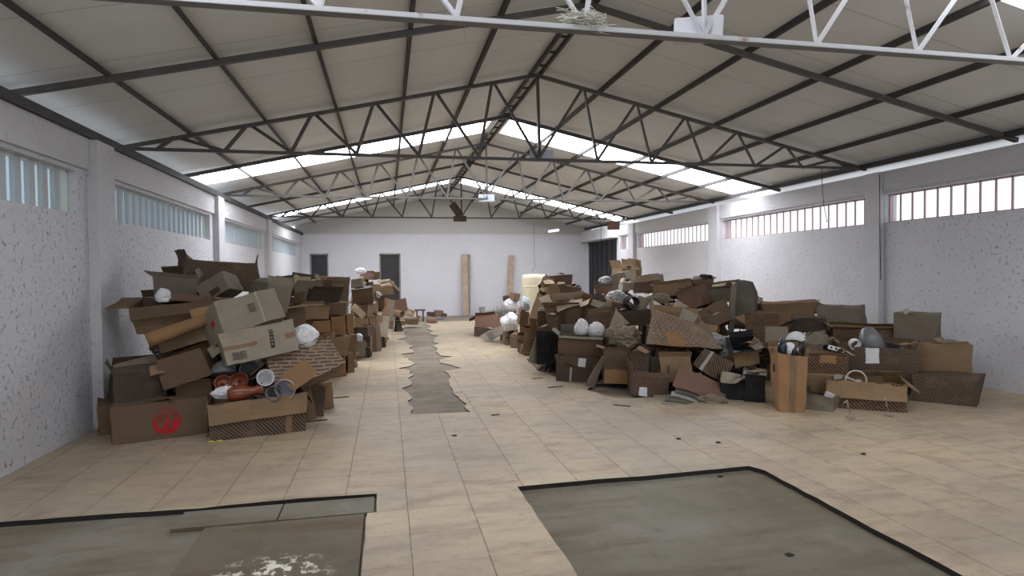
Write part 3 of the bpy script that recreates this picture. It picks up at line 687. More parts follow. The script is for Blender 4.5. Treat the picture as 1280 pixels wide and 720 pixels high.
# --- left stacks further back
S = 'cartons stacked along the left aisle'
def K(lab, *a, **k):
    k.setdefault('group', S); a = list(a); r_ = random.Random(lab); a[3] *= .96; a[4] *= .93; q = a[6]; a[6] = (q[0], q[1]+r_.uniform(-16, 16), q[2]+r_.uniform(-3, 3)); a[2] += r_.uniform(-.08, .08)
    return carton(lab, *a, **k)
K('bottom tan carton of the nearest left stack', 426, 459, 9.55, 16, 26, .45, (0, 8, 0), 'orange')
K('second tan carton from the floor in the nearest left stack', 427, 433, 9.5, 20, 25, .45, (0, 6, 2), 'tan')
K('third tan carton from the floor in the nearest left stack', 423, 407, 9.45, 18, 26, .45, (0, -4, -1), 'orange')
K('fourth brown carton from the floor in the nearest left stack', 422, 386, 9.5, 22, 16, .45, (0, 10, -2), 'brown')
K('small tan carton stepped back left of the second tan carton', 407, 421, 9.3, 18, 12, .4, (0, 0, 0), 'tan')
K('tan carton half way up, left of the third tan carton', 402, 408, 9.2, 25, 14, .4, (0, 8, 2), 'orange')
K('tan carton with a pale top edge at the left face of the stack', 395, 391, 9.1, 32, 18, .45, (0, 4, 1), 'tan', 'pale', {'f': (4, 170), 'b': (6, 40)})
K('bottom brown carton left of the nearest stack, low behind the dash-printed box', 408, 452, 9.2, 20, 24, .4, (0, 0, 0), 'brown')
K('lower middle brown carton left of the nearest stack', 406, 434, 9.25, 22, 14, .4, (0, 0, 0), 'brown')
K('dark open carton on the stack, wider than those below', 407, 370, 9.6, 38, 16, .45, (4, 6, 2), 'dark', 'brown', {'f': (8, 150), 'r': (6, 120), 'b': (10, 80)})
K('tall brown carton standing on the right of the stack behind the dark open one', 422, 367, 10.2, 32, 34, .4, (0, 10, 1), 'brown', 'pale', {'b': (6, 40), 'f': (4, 60)})
K('upright grey brown panel box on the left of the stack', 387, 364, 9.6, 34, 30, .3, (0, -4, 1), 'grey')
K('dark brown carton at the back, left of the upright panel box', 359, 360, 9.8, 18, 22, .4, (0, 0, 0), 'dark', 'brown', {'f': (5, 100)})
K('brown carton in the back row under the dark carton', 362, 384, 9.8, 22, 24, .4, (0, 0, 0), 'brown')
board('dark red brown board lying on top of the back row cartons', 366, 345, 9.7, 389, 348, 9.9, .12, .05, 'darkwood')
board('pale wooden offcut below the dark red board', 364, 355, 9.6, 372, 345, 9.7, .08, .05, 'wood')
board('pale wooden offcut lying level beside the dark red board', 370, 350, 9.7, 388, 350, 9.8, .1, .04, 'wood')
board('short upright wooden stick above the grey brown panel box', 398, 353, 9.9, 395, 343, 9.9, .05, .04, 'wood')
K('narrow tan carton on edge, right behind the third tan carton', 438, 404, 10.2, 9, 26, .4, (0, 12, 0), 'orange')
K('narrow tan carton on edge, right behind the second tan carton', 441, 434, 10.1, 9, 32, .4, (0, 12, 1), 'tan')
K('narrow tan carton on the floor behind the bottom tan carton', 439, 454, 9.9, 8, 26, .4, (0, 12, 0), 'tan')
K('brown carton with a white top edge behind the tall brown carton', 454, 371, 11.6, 27, 19, .45, (0, 6, -1), 'brown', 'white', {'b': (5, 60), 'f': (3, 130)})
K('brown carton below the white-edged carton', 452, 389, 11.5, 17, 16, .45, (0, 0, 0), 'brown')
sheet('pale pointed flap sticking out of the stack below the white-edged carton', 448, 389, 11.1, 20, 9, (-20, 0, 44), 'pale')
K('tan carton third from the top of the second stack', 452, 403, 11.4, 18, 13, .45, (0, 0, 1), 'tan')
K('tall narrow tan carton right of the third carton of the second stack', 466, 402, 12.0, 9, 18, .4, (0, 14, 0), 'tan')
K('dark carton low in the second stack', 453, 414, 11.3, 15, 12, .4, (0, 0, 0), 'dark')
K('grey carton at the floor of the second stack', 450, 436, 11.2, 10, 20, .4, (0, 8, 0), 'grey')
bag('pale blue cloth scrap on the grey carton of the second stack', 449, 422, 11.1, 8, 11, 'bag_blue', name='cloth_scrap', cat='cloth')
K('brown floor carton of the second stack, right of the grey one', 459, 432, 11.6, 10, 28, .4, (0, 10, 0), 'brown')
K('dark carton leaning at the floor where the third stack starts', 469, 425, 12.6, 12, 25, .4, (0, 10, 3), 'brown')
K('tan floor carton of the third stack behind the leaning one', 478, 420, 13.4, 9, 22, .4, (0, 10, 0), 'tan')
sheet('grey crumpled paper hanging on the third stack near the floor', 480, 408, 13.0, 12, 26, (-8, 10, 8), 'light')
sheet('upright bent tan panel high on the third stack', 483, 385, 13.4, 11, 24, (-10, 40, 12), 'tan')
sheet('upright bent grey panel behind the tan one on the third stack', 490, 388, 14.2, 9, 26, (-8, 50, 6), 'grey')
K('brown carton in the upper third stack', 473, 378, 13.2, 14, 18, .4, (0, 5, 0), 'brown')
K('tan carton half way up the third stack', 472, 396, 13.0, 13, 14, .4, (0, 5, 0), 'tan')
K('brown carton at the right side of the third stack', 487, 402, 14.4, 10, 20, .4, (0, 5, 0), 'brown')
carton('rounded tan box lying across the top of the third stack', 477, 362, 12.9, 29, 12, .4, (0, 8, 3), 'tan', j=.08, group=S)
for i_, (a_, b__, c_, d__) in enumerate(((472, 352, 487, 350), (476, 357, 492, 353), (486, 350, 499, 363))):
    board('%s pale bent strip on the rounded tan box of the third stack' % ('leftmost', 'middle', 'rightmost')[i_], a_, b__, 12.7, c_, d__, 13.0, .05, .02, 'wood', 'cardboard_strip', 'strip')
K('brown box on top of the second stack, right of the white bag', 461, 344, 12.0, 15, 11, .4, (0, 6, 3), 'red')
K('small dark box right of the brown box atop the second stack', 471, 345, 12.2, 8, 9, .35, (0, 6, 0), 'brown')
K('grey brown box left below the white bag atop the second stack', 446, 354, 11.8, 16, 11, .4, (0, 0, -3), 'grey')
bag('white crumpled bag on the very top of the second stack', 451, 339, 11.8, 13, 9, 'bag')
bag('clear plastic bag stuffed beside the rounded tan box', 472, 369, 12.6, 8, 10, 'bag_grey')
# --- far left loose boxes
L_ = 'loose boxes at the far end of the left heap'
carton('brown box on the far end of the left heap', 501, 381, 16.4, 15, 14, .4, (0, 10, -8), 'red', group=L_)
rod('short tan tube end lying below the brown box at the far end', 494, 391, 16.2, 503, 393, 16.0, .09, 'tan', 'paper_roll', 'roll', 14, True)
sheet('pale bent sheet right of the far brown box', 506, 390, 16.4, 14, 14, (-50, 20, -30), 'pale')
sheet('tan curled sheet above the low flat box at the far end', 512, 391, 16.9, 12, 11, (-40, -20, 30), 'tan')
carton('flat tan box on the floor at the far end of the left heap', 515, 402, 17.6, 17, 7, .4, (0, 5, 2), 'tan', group=L_)
carton('low brown box on the floor left of the flat far box', 500, 404, 17.0, 13, 6, .4, (0, 0, 0), 'pale', group=L_)
carton('reddish box lying near the torn strip at the far end', 539, 401, 18.9, 11, 5, .35, (0, -10, 3), 'red', group=L_)
t = empty('small_stool', label='little dark stool standing near the back wall beyond the left heap', cat='stool'); p_ = at(525, 392, 20.2); t.location = (p_.x, 20.2, -TH)
bm = bmd(); box(bm, -.17, .17, -.12, .12, .36, .40); link('seat', mk(bm, 's'), 'darkwood', t)
for x_, y_ in ((-.1, -.08), (.1, -.08), (-.1, .08), (.1, .08)):
    bm = bmd(); box(bm, x_-.02, x_+.02, y_-.02, y_+.02, 0, .36); link('leg', mk(bm, 'l'), 'darkwood', t)
for i_, (u_, v_, w_, h_) in enumerate(((540, 393, 12, 5), (549, 392, 10, 7), (555, 394, 8, 4))):
    carton('%s piece of the low dark debris by the back wall right of the stool' % ('left', 'middle', 'right')[i_], u_, v_, 20.8, w_, h_, .3, (0, 10*i_, 4), 'red' if i_ == 1 else 'dark', name='debris_block', cat='debris')
# --- back wall
board('wider pale plank leaning on the back wall', 582.5, 394, 22.2, 581, 318, 22.38, .20, .035, 'wood', 'wooden_plank', 'plank')
board('narrow grey plank leaning right against the wider pale plank', 586, 393, 22.3, 586, 318, 22.42, .10, .03, 'brick', 'wooden_plank', 'plank')
board('lone pale plank leaning on the back wall left of the cream tank', 637, 393, 22.2, 639.5, 319, 22.42, .20, .03, 'wood', 'wooden_plank', 'plank')
bm = bmd(); box(bm, -.09, .09, -.1, .1, -.15, .15); bmesh.ops.bevel(bm, geom=bm.edges[:], offset=.008, segments=1, affect='EDGES')
place(mk(bm, 'b'), 'concrete_block', 'grey concrete block on the floor at the back wall right of the planks', 'block', 603, 388.5, 22.1, (0, 10, -8), 'brick', smooth=False, sup=False)
# cream tank
s_ = px2m(668, 358, 19.5); p_ = at(668, 374, 19.5); rw = 15.5*s_; hh = 34*s_
t = empty('cream_tank', label='cream round plastic tank with a band and upright ribs, behind the right heap', cat='tank'); zt = at(668, 343, 19.5).z; t.location = (p_.x, 19.5, -.0)
bm = bmd(); rg = lathe(bm, [(rw*.9, 0), (rw, .05), (rw, zt-.14), (rw*.97, zt-.05), (rw*.85, zt), (.01, zt+.01)], 36); link('body', mk(bm, 'b', True), 'cream', t)
bm = bmd(); lathe(bm, [(rw*.99, zt-.42), (rw*1.025, zt-.41), (rw*1.025, zt-.38), (rw*.99, zt-.37)], 36); link('band', mk(bm, 'b', True), 'cream', t)
for i_ in range(10):
    a = 2*pi*i_/10+.1; bm = bmd(); box(bm, -.008, .008, rw*.985, rw*1.012, .05, zt-.12); me = mk(bm, 'r'); me.transform(Matrix.Rotation(a, 4, 'Z')); link('rib', me, 'cream', t)
# =============== RIGHT HEAP, FAR END ===============
G2 = 'cartons stacked along the right aisle'
def K2(lab, *a, **k): k.setdefault('group', G2); return carton(lab, *a, **k)
carton('reddish open carton lying on the floor at the far end of the right heap', 611, 404, 15.0, 32, 22, .5, (-14, 0, -1), 'red', 'dark', {'l': (8, 200), 'f': (5, 150)})
carton('dark crushed carton on the floor below the reddish open one', 607, 416, 14.6, 26, 9, .4, (0, 5, 2), 'dark')
for i_, (u_, v_, a_, m_) in enumerate(((614, 418, -40, 'light'), (621, 416, -38, 'slate'), (628, 412, -42, 'grey'))):
    sheet('%s of the three leaning boards beside the reddish open carton' % ('front', 'middle', 'rear')[i_], u_, v_, 13.6-.2*i_, 26, 12, (-30, 30, a_), m_, name='leaning_board', cat='board')
bag('white heap of film on the aisle side, left of the cream tank', 638, 403, 12.7, 24, 24, 'bag')
bag('greyish film bag above and behind the white film', 631, 388, 13.6, 28, 18, 'bag_grey')
bag('dirty white rag heap below the lone plank', 640, 381, 13.2, 20, 16, 'bag')
bag('bluish film scrap between the rags and the dark brown stack', 657, 381, 12.0, 12, 20, 'bag_blue')
bag('grey rag on the floor end of the heap near the planks', 615, 391, 15.8, 24, 9, 'bag_grey')
carton('tiny brown box on top of the white rags', 646, 371, 13.0, 9, 9, .25, (0, 20, 10), 'red', group='little boxes on the white rags')
carton('tiny dark box left on top of the white rags', 633, 373, 13.3, 9, 6, .25, (0, -20, -10), 'dark', group='little boxes on the white rags')
for i_, (u_, v_, Y_, w_, h_, m_, lb) in enumerate((
    (633, 422, 12.9, 10, 16, 'grey', 'grey floor carton, farthest in the right aisle row'),
    (642, 426, 12.2, 9, 17, 'brown', 'brown floor carton, second from the far end of the right aisle row'),
    (651, 430, 11.5, 9, 20, 'brown', 'brown floor carton, third from the far end of the right aisle row'),
    (660, 427, 11.0, 10, 34, 'tan', 'tall tan floor carton, fourth in the right aisle row'),
    (667, 440, 10.3, 9, 22, 'dark', 'dark floor carton beside the hanging pale flap'),
    (655, 405, 11.4, 11, 22, 'orange', 'orange brown carton on the second layer of the right aisle row'),
    (668, 410, 10.6, 10, 26, 'tan', 'tan upright carton on the second layer below the angled one'),
    (678, 420, 9.8, 14, 22, 'brown', 'brown carton on the second layer above the dark gap'))):
    K2(lb, u_, v_, Y_, w_, h_, .4, (0, -14+i_, (-3, 3)[i_ % 2]), m_)
carton('very dark open carton in the gap at the corner of the right heap', 684, 438, 9.0, 26, 34, .5, (0, -6, 0), 'black', 'black', {'f': (6, 70), 'r': (6, 100)})  # black colour paints in the deep shade of this gap
sheet('pale torn flap hanging to the floor beside the very dark carton', 669, 437, 9.2, 12, 34, (-6, 30, 14), 'light', taper=.4)
carton('tan carton standing on a corner above the right aisle row', 675, 388, 10.6, 22, 26, .4, (-6, -28, 24), 'tan', 'brown', {'f': (6, 120)}, group=G2)
carton('small brown carton left of the one standing on a corner', 655, 398, 11.0, 10, 16, .3, (0, 10, 12), 'brown', group=G2)
carton('dark mouthed carton facing the aisle under the topmost bundle', 678, 371, 10.7, 15, 15, .4, (30, -20, 20), 'dark', 'black', {'f': (5, 150), 'l': (5, 150)}, group=G2)
carton('long rounded brown box, topmost of the far right bundle', 698, 351, 10.8, 34, 13, .4, (0, 8, -5), 'brown', j=.07, amp=.02, group=G2)
carton('tan box end poking left under the topmost long box', 682, 356, 10.7, 14, 17, .35, (0, -20, 16), 'tan', j=.08, group=G2)
carton('folded brown box below the topmost long box', 692, 361, 10.4, 16, 16, .35, (-10, 20, -24), 'tan', j=.1, group=G2)
carton('brown box right of the folded one in the far bundle', 706, 362, 10.5, 20, 11, .35, (0, 10, 8), 'brown', j=.08, group=G2)
carton('narrow reddish box sticking out right of the far bundle', 719, 364, 10.7, 15, 9, .35, (0, 20, 6), 'red', j=.08, group=G2)
carton('wide brown box carrying the far bundle', 697, 375, 10.5, 28, 13, .45, (0, 6, -3), 'brown', j=.07, group=G2)
bag('crumpled grey film at the right under the far bundle', 718, 372, 10.6, 16, 9, 'bag_grey')
carton('brown carton under the wide box of the far bundle', 682, 398, 10.0, 20, 20, .45, (0, 0, 0), 'brown', group=G2)
# middle right
carton('big torn open box with pale flaps below the far bundle', 706, 396, 9.4, 42, 24, .5, (4, -14, -9), 'brown', 'pale', {'f': (10, 130), 'b': (14, 70), 'l': (14, 110), 'r': (10, 160)}, j=.09)
sheet('pale flap lying across the big torn open box', 712, 381, 9.3, 34, 12, (-55, 0, -18), 'pale')
carton('tan crushed box right of the big torn open box', 738, 389, 9.6, 34, 26, .45, (-16, 18, 12), 'tan', 'tan', {'f': (10, 150), 'r': (12, 130)}, j=.09)
sheet('pale flap across the top of the tan crushed box', 750, 381, 9.4, 22, 14, (-50, 0, 22), 'light')
carton('brown carton on edge left above the box with white bags', 692, 410, 9.2, 14, 30, .4, (0, -20, -6), 'brown', j=.07)
carton('wide brown open box holding two white bags', 726, 434, 8.3, 56, 28, .5, (0, -3, 1), 'brown', 'grey', {'l': (10, 140), 'r': (14, 150), 'b': (12, 60), 'f': (5, 215)}, seed=61, j=.04)
bag('left white bag in the wide brown open box', 727, 410, 8.5, 18, 22, 'bag')
bag('right rounder white bag in the wide brown open box', 745, 413, 8.45, 22, 20, 'bag', rough=.12)
carton('dark printed box with a white label under the wide brown open box', 723, 455, 8.25, 56, 18, .5, (0, -4, 2), 'pr_dark', marks=[('label_sticker', .50, .66, .1, .85, 'white', 'f', 'white label')], seed=62)
carton('dirty dark box on the floor, lowest below the wide brown open box', 721, 471, 8.2, 52, 22, .5, (0, -14, 5), 'dark', tape=[(.33, .38, 0, 1, 'tape_grey', 'f')], seed=63)
carton('printed box with a plain lower half, right of the labelled dark box', 772, 458, 7.7, 34, 42, .45, (0, 4, 1), 'pr_red', 'tan', {'l': (10, 160), 'f': (3, 120)}, tape=[(0, 1, 0, .40, 'orange', 'f', 'plain lower band')], j=.04)
sheet('grey bent flap standing at the left side of the half printed box', 746, 464, 7.75, 16, 42, (-8, 35, 24), 'grey', taper=.6)
carton('reddish printed box right of the half printed box', 800, 457, 7.4, 22, 34, .45, (0, -8, 1), 'pr_red', j=.04)
carton('low printed box on the floor with a small white label and flaps up', 814, 484, 7.1, 46, 26, .45, (0, 8, 6), 'pr_red', 'grey', {'l': (16, 105), 'b': (20, 90), 'f': (7, 40), 'r': (14, 85)}, marks=[('label_sticker', .2, .42, .02, .48, 'white', 'f', 'small white label')], seed=65, j=.06)
bag('grey brown crumpled sack left of the biggest dash-printed box', 779, 422, 7.9, 42, 34, 'sack', name='crumpled_sack', cat='sack', rough=.3)
carton('dark carton under the crumpled sack', 781, 441, 7.9, 34, 22, .4, (0, 0, 0), 'dark')
carton('plain tan carton with a crushed top under the biggest dash-printed box', 845, 461, 7.1, 38, 34, .4, (0, 6, -2), 'tan', 'tan', {'f': (6, 120), 'r': (5, 120)}, j=.07)
carton('biggest dash-printed box, tipped forward in the middle of the right heap', 855, 414, 7.25, 94, 46, .55, (-8, -4, 3), 'pr_tan', 'tan', {'l': (17, 105), 'b': (16, 80), 'f': (3, 60)}, corners={(0, 0, 1): (.08, 0, .02), (1, 0, 1): (-.36, .1, -.30), (1, 1, 1): (-.3, 0, -.1), (1, 0, 0): (.0, .1, .1), (0, 0, 0): (0, 0, .08)}, tape=[(.30, .53, .0, .42, 'orange', 'f', 'plain orange patch')], seed=66, j=.07)
sheet('pale grey inner flap standing at the top right of the biggest dash-printed box', 859, 398, 7.5, 20, 20, (-20, 10, 24), 'light')
sheet('big tan lid lying tilted on the floor papers in the right heap', 876, 482, 6.75, 62, 28, (-42, 0, 20), 'red', curl=.06, amp=.02)
sheet('narrow grey brown board left under the big tan lid', 860, 476, 6.9, 36, 14, (-50, 0, -22), 'grey')
for i_, (u_, v_, w_, a_, m_) in enumerate(((843, 504, 30, 6, 'light'), (850, 500, 36, 10, 'slate'), (858, 496, 38, 14, 'bag_grey'), (862, 491, 34, 16, 'slate'))):
    sheet('%s sheet in the fan of grey papers below the big tan lid' % ('lowest', 'second lowest', 'second highest', 'highest')[i_], u_, v_, 6.55+.06*i_, w_, 16, (-80, 0, a_), m_, name='paper_sheet', cat='paper', group='grey papers at the foot of the right heap')
carton('dark printed carton with grey tape standing on a corner above the tan lid', 892, 456, 7.0, 40, 27, .4, (-14, -12, 30), 'pr_dark', tape=[(.22, .32, 0, 1, 'tape_grey', 'f', 'grey tape')], seed=67)
sheet('pale brown square flap tilted forward right of the big tan lid', 918, 476, 6.7, 32, 22, (-45, 0, 12), 'light')
carton('black grimy box on the floor left of the tall orange carton', 921, 493, 6.55, 42, 30, .5, (0, 0, 0), 'black', 'black', {'l': (8, 120), 'b': (10, 80)})
bag('dark rag bundle on the floor below the big tan lid', 890, 500, 6.5, 34, 14, 'sack', name='rag_bundle', cat='rag', rough=.35)
carton('dark carton with silver grey junk, just left of the tall orange carton', 944, 488, 6.4, 22, 36, .4, (0, 0, 2), 'black', 'slate', {'f': (5, 120), 'l': (4, 150)})
for i_, (u_, v_, a_) in enumerate(((944, 466, 4), (941, 471, -8))):
    sheet('%s silver grey sheet beside the top of the tall orange carton' % ('upper', 'lower')[i_], u_, v_, 6.5, 26, 12, (-78, 0, a_), 'bag_grey', name='paper_sheet', cat='paper')
carton('open carton with a dark square hole left of the tall orange carton', 934, 448, 6.9, 30, 22, .4, (24, 10, -4), 'tan', 'black', {'f': (5, 160), 'l': (6, 170), 'b': (8, 120)}, j=.08)
bag('left dirty white film heap right of the biggest dash-printed box', 898, 430, 7.5, 40, 24, 'bag_grey', rough=.3)
bag('right white film heap behind the holed open carton', 936, 432, 7.4, 34, 20, 'bag_grey', rough=.25)
bag('grey film scrap hanging between the two film heaps', 912, 444, 7.2, 30, 14, 'bag_grey', rough=.35)
sheet('tan torn flap between the film heaps and the holed carton', 912, 450, 7.1, 30, 10, (-40, 0, -8), 'red')
# upper right heap
sheet('pale triangular sheet standing left of the biggest dash-printed box', 772, 396, 8.2, 26, 22, (-18, 0, -12), 'pale', taper=1.0)
carton('brown carton behind the pale triangular sheet', 752, 404, 8.7, 30, 18, .4, (0, 0, -6), 'brown', 'tan', {'f': (6, 120), 'b': (8, 80)}, j=.08)
bag('clear plastic bundle high on the left slope of the right heap', 771, 373, 9.8, 28, 20, 'bag_grey')
bag('clear grey bag above the clear bundle, beside the black door', 757, 352, 11.6, 20, 14, 'bag_grey')
carton('dark brown box under the clear grey bag beside the black door', 757, 362, 11.5, 26, 12, .4, (0, 0, 5), 'red', j=.08)
carton('grey brown box between the clear bundle and the woven patterned box', 775, 352, 11.0, 22, 20, .4, (0, -30, -20), 'grey', j=.08)
carton('peaked tan box with raised flaps, highest of the right heap', 790, 343, 11.4, 30, 14, .4, (0, 32, 2), 'tan', 'tan', {'l': (10, 110), 'f': (12, 65), 'r': (14, 70)}, j=.05)
carton('small pale carton under the peaked tan box', 785, 358, 10.4, 16, 10, .35, (0, 10, 5), 'light')
carton('rounded patterned box with a pale lid below the peaked tan box', 809, 354, 10.2, 34, 22, .4, (-4, -10, -2), 'pr_brown', 'pale', tape=[(0, 1, .62, 1, 'pale', 'f', 'pale upper band')], j=.09)
carton('long tan box lying level behind the paper junk', 840, 362, 9.7, 54, 16, .4, (0, -14, -6), 'tan', 'light', {'f': (4, 120), 'l': (4, 170)}, j=.06)
t_ = carton('orange brown box stuffed with black junk at the top of the heap', 879, 356, 9.4, 26, 15, .35, (0, 12, -2), 'red', 'brown', {'l': (4, 150), 'r': (4, 150)})
bag('black crumpled junk stuffed in the orange brown box', 881, 348, 9.5, 20, 10, 'blackp', name='black_junk', cat='junk', rough=.4)
bag('grey film beside the black junk in the orange brown box', 871, 349, 9.5, 12, 9, 'bag_grey')
carton('pinkish tan carton standing on a corner in the upper right heap', 861, 374, 8.8, 30, 26, .4, (-8, -20, -22), 'red', 'tan', {'f': (5, 130)}, j=.07)
carton('black gap box just right of the pinkish tan carton', 878, 378, 9.0, 10, 12, .3, (0, 0, 0), 'black')  # dark filler where only a shaded gap shows
carton('long tan open box leading to the grey slab', 897, 370, 8.9, 40, 18, .45, (0, -12, -6), 'grey', 'tan', {'f': (4, 130), 'b': (8, 60)}, j=.06)
sheet('loose pale flap on top of the long tan open box near the slab', 905, 356, 9.1, 28, 9, (-55, 0, -8), 'pale')
carton('large brown board box slanting up to the foot of the grey slab', 889, 396, 8.2, 48, 28, .4, (-10, 10, -28), 'brown', j=.05)
carton('tan crushed carton right above the tip of the biggest dash-printed box', 881, 413, 7.7, 28, 18, .4, (-12, -10, 8), 'tan', j=.09)
sheet('pointed tan flap left of the tan crushed carton', 848, 382, 8.3, 24, 12, (-30, 0, -18), 'pale', taper=.8)
sheet('white paper leaning above the biggest dash-printed box', 820, 384, 8.6, 20, 14, (-30, 0, 32), 'white', name='paper_sheet', cat='paper')
sheet('grey bent sheet left of the white leaning paper', 804, 381, 8.8, 16, 20, (-15, 20, 12), 'light', name='paper_sheet', cat='paper', curl=.4)
bag('grey crumpled paper behind the white leaning paper', 822, 374, 8.9, 28, 14, 'sack', name='crumpled_paper', cat='paper', rough=.35)
carton('dark brown carton behind the paper junk', 832, 392, 8.4, 30, 18, .4, (0, 0, 4), 'brown', j=.07)
carton('brown carton below the clear bundle on the left slope', 775, 386, 9.0, 24, 14, .4, (0, 16, 14), 'brown', j=.07)
carton('dark carton under the paper junk and coil', 795, 398, 8.6, 30, 18, .4, (0, 10, -4), 'dark', j=.07)
# coil of duct
bm = bmd(); pts = []
for i_ in range(150):
    a = i_/150*2*pi*6; pts.append(V((.09*cos(a), -.09+i_*.0013, .10*sin(a))))
capped(tube(bm, pts, .009, 6), bm)
place(mk(bm, 'coil'), 'black_coil', 'coil of black striped hose in the left part of the right heap', 'hose', 789, 379, 8.8, (0, 30, 0), 'blackp', sup=False)
M['slab_cloth'] = card('grimy grey brown cloth', (.115, .105, .09), (.2, .17, .13), .5)
# grey slab: old cushion board
bm = bmd(); bmesh.ops.create_cube(bm, size=1)
s_ = px2m(929, 381, 8.3); wS, hS, dS = 31*s_, 60*s_, .16
bmesh.ops.subdivide_edges(bm, edges=bm.edges[:], cuts=8, use_grid_fill=True)
for x_ in bm.verts:
    c = x_.co; k_r = 1-2.2*max(0, c.z-.15)**1.6
    c.x *= k_r; q = noise.noise_vector(c*2.2)*.05; x_.co = V((c.x*wS, c.y*dS, c.z*hS*(1-.12*(2*c.x)**2 if c.z > .3 else 1)))+q*.5
place(mk(bm, 'slab'), 'foam_slab', 'tall dark grey slab with a rounded top standing in the right heap', 'slab', 929, 381, 8.3, (-6, -14, 2), 'slab_cloth', size=(wS, dS, hS))
sheet('pale upright board along the left edge of the tall grey slab', 916, 386, 8.15, 7, 60, (-4, 30, 3), 'grey', curl=0)
carton('brown rubble box right of the tall grey slab', 955, 388, 8.8, 22, 16, .4, (0, 10, 12), 'brown', j=.1)
carton('tan box with a peeled top, right of the tall grey slab', 987, 391, 8.2, 56, 24, .45, (-4, 8, -1), 'tan', 'tan', {'f': (7, 30), 'r': (5, 150)}, closed=True, j=.08, amp=.025)
carton('dusty grey crushed box farthest right on top of the heap', 1046, 399, 7.8, 50, 27, .45, (0, -10, -4), 'grey', 'grey', {'f': (4, 40)}, closed=True, j=.13, amp=.03)
bag('grey rag between the tan peeled box and the dusty grey box', 1020, 385, 8.1, 12, 18, 'sack', name='rag_bundle', cat='rag', rough=.3)
carton('open tan box with a printed front below the peeled box', 952, 420, 7.5, 42, 30, .45, (0, -20, 0), 'pr_brown', 'tan', {'f': (16, 110), 'l': (18, 150), 'b': (14, 80), 'r': (12, 150)}, j=.05)
sheet('greenish grey square board leaning left of the white bowl', 971, 418, 7.1, 26, 20, (-15, 0, -2), 'grey', curl=.03)
bowl('white upturned round bowl in the middle of the near right heap', 996, 424, 7.0, .15, .16, 'white', (150, 0, 10), name='white_bowl')
carton('greyish tan small carton right of the white upturned bowl', 1007, 428, 6.85, 30, 15, .3, (-20, -20, -22), 'grey')
carton('second greyish small carton, higher and right of the first by the bowl', 1020, 420, 6.95, 20, 13, .3, (-24, 10, -14), 'grey')
carton('dark brown carton behind the two small greyish cartons', 1010, 406, 7.5, 40, 18, .4, (0, 0, 0), 'dark')
carton('reddish little box right below the small greyish cartons', 1017, 438, 6.75, 22, 14, .3, (0, 10, 4), 'brown')
bag('grey fluff bundle between the small cartons and the white bracket', 1039, 428, 6.9, 20, 12, 'sack', name='rag_bundle', cat='rag', rough=.35)
# perforated bracket
bm = bmd(); box(bm, -.12, .12, -.01, .01, -.035, .035); box(bm, -.12, .12, -.01, .05, .025, .035)
t = empty('metal_bracket', label='white metal bracket with round holes sticking up left of the labelled box', cat='bracket'); p_, Mx = frame_at(1045, 436, 6.5, (-20, 0, 14)); t.matrix_world = Matrix.Translation(p_) @ Mx @ Matrix.Scale(.75, 4)
link('plate', mk(bm, 'p'), 'white', t)
for x_ in (-.07, 0, .07):
    bm = bmd(); lathe(bm, [(.002, .012), (.018, .012), (.018, .008)], 14); me = mk(bm, 'h'); me.transform(Matrix.Rotation(pi/2, 4, 'X')); me.transform(Matrix.Translation((x_, 0, 0))); link('hole', me, 'ink', t)
# tall orange carton
carton('tall orange brown carton standing on the floor with bottles inside', 990, 484, 5.85, 36, 78, .32, (-3, 16, 1), 'orange', 'tan', {'l': (8, 95), 'r': (10, 95), 'b': (16, 92)}, corners={(0, 0, 0): (.14, 0, 0), (1, 0, 0): (-.06, 0, 0), (0, 1, 0): (.14, 0, 0), (1, 1, 0): (-.06, 0, 0)}, tape=[(.40, .60, 0, 1, 'tan', 'f', 'vertical tape seam')], marks=[('hand_hole', .4, .6, .7, .82, 'ink', 'l', 'dark hand hole')], seed=71, j=.03)
def bottle(lab, u, v, Y, r, h, m, rot=(0, 0, 0)):
    t = empty('bottle', label=lab, cat='bottle', group='bottles in the tall orange carton'); p_, Mx = frame_at(u, v, Y, rot); t.matrix_world = Matrix.Translation(p_) @ Mx
    bm = bmd(); lathe(bm, [(.002, -h/2), (r, -h/2), (r, h*.2), (r*.8, h*.3), (r*.45, h*.34)], 20); link('body', mk(bm, 'b', True), m, t)
    bm = bmd(); lathe(bm, [(r*.5, h*.33), (r*.5, h*.5), (.002, h*.5)], 20); link('cap', mk(bm, 'c', True), m, t)
bottle('broad dark teal bottle at the left in the tall orange carton', 977, 440, 6.0, .055, .3, 'teal', (0, 0, 4))
bottle('slim dark bottle in the middle of the tall orange carton', 992, 445, 5.95, .028, .25, 'teal', (0, 0, 12))
bottle('slim black bottle at the right in the tall orange carton', 1004, 442, 5.95, .03, .28, 'blackp', (0, 0, 2))
bag('white bag between the bottles in the tall orange carton', 987, 440, 6.05, 20, 22, 'bag')
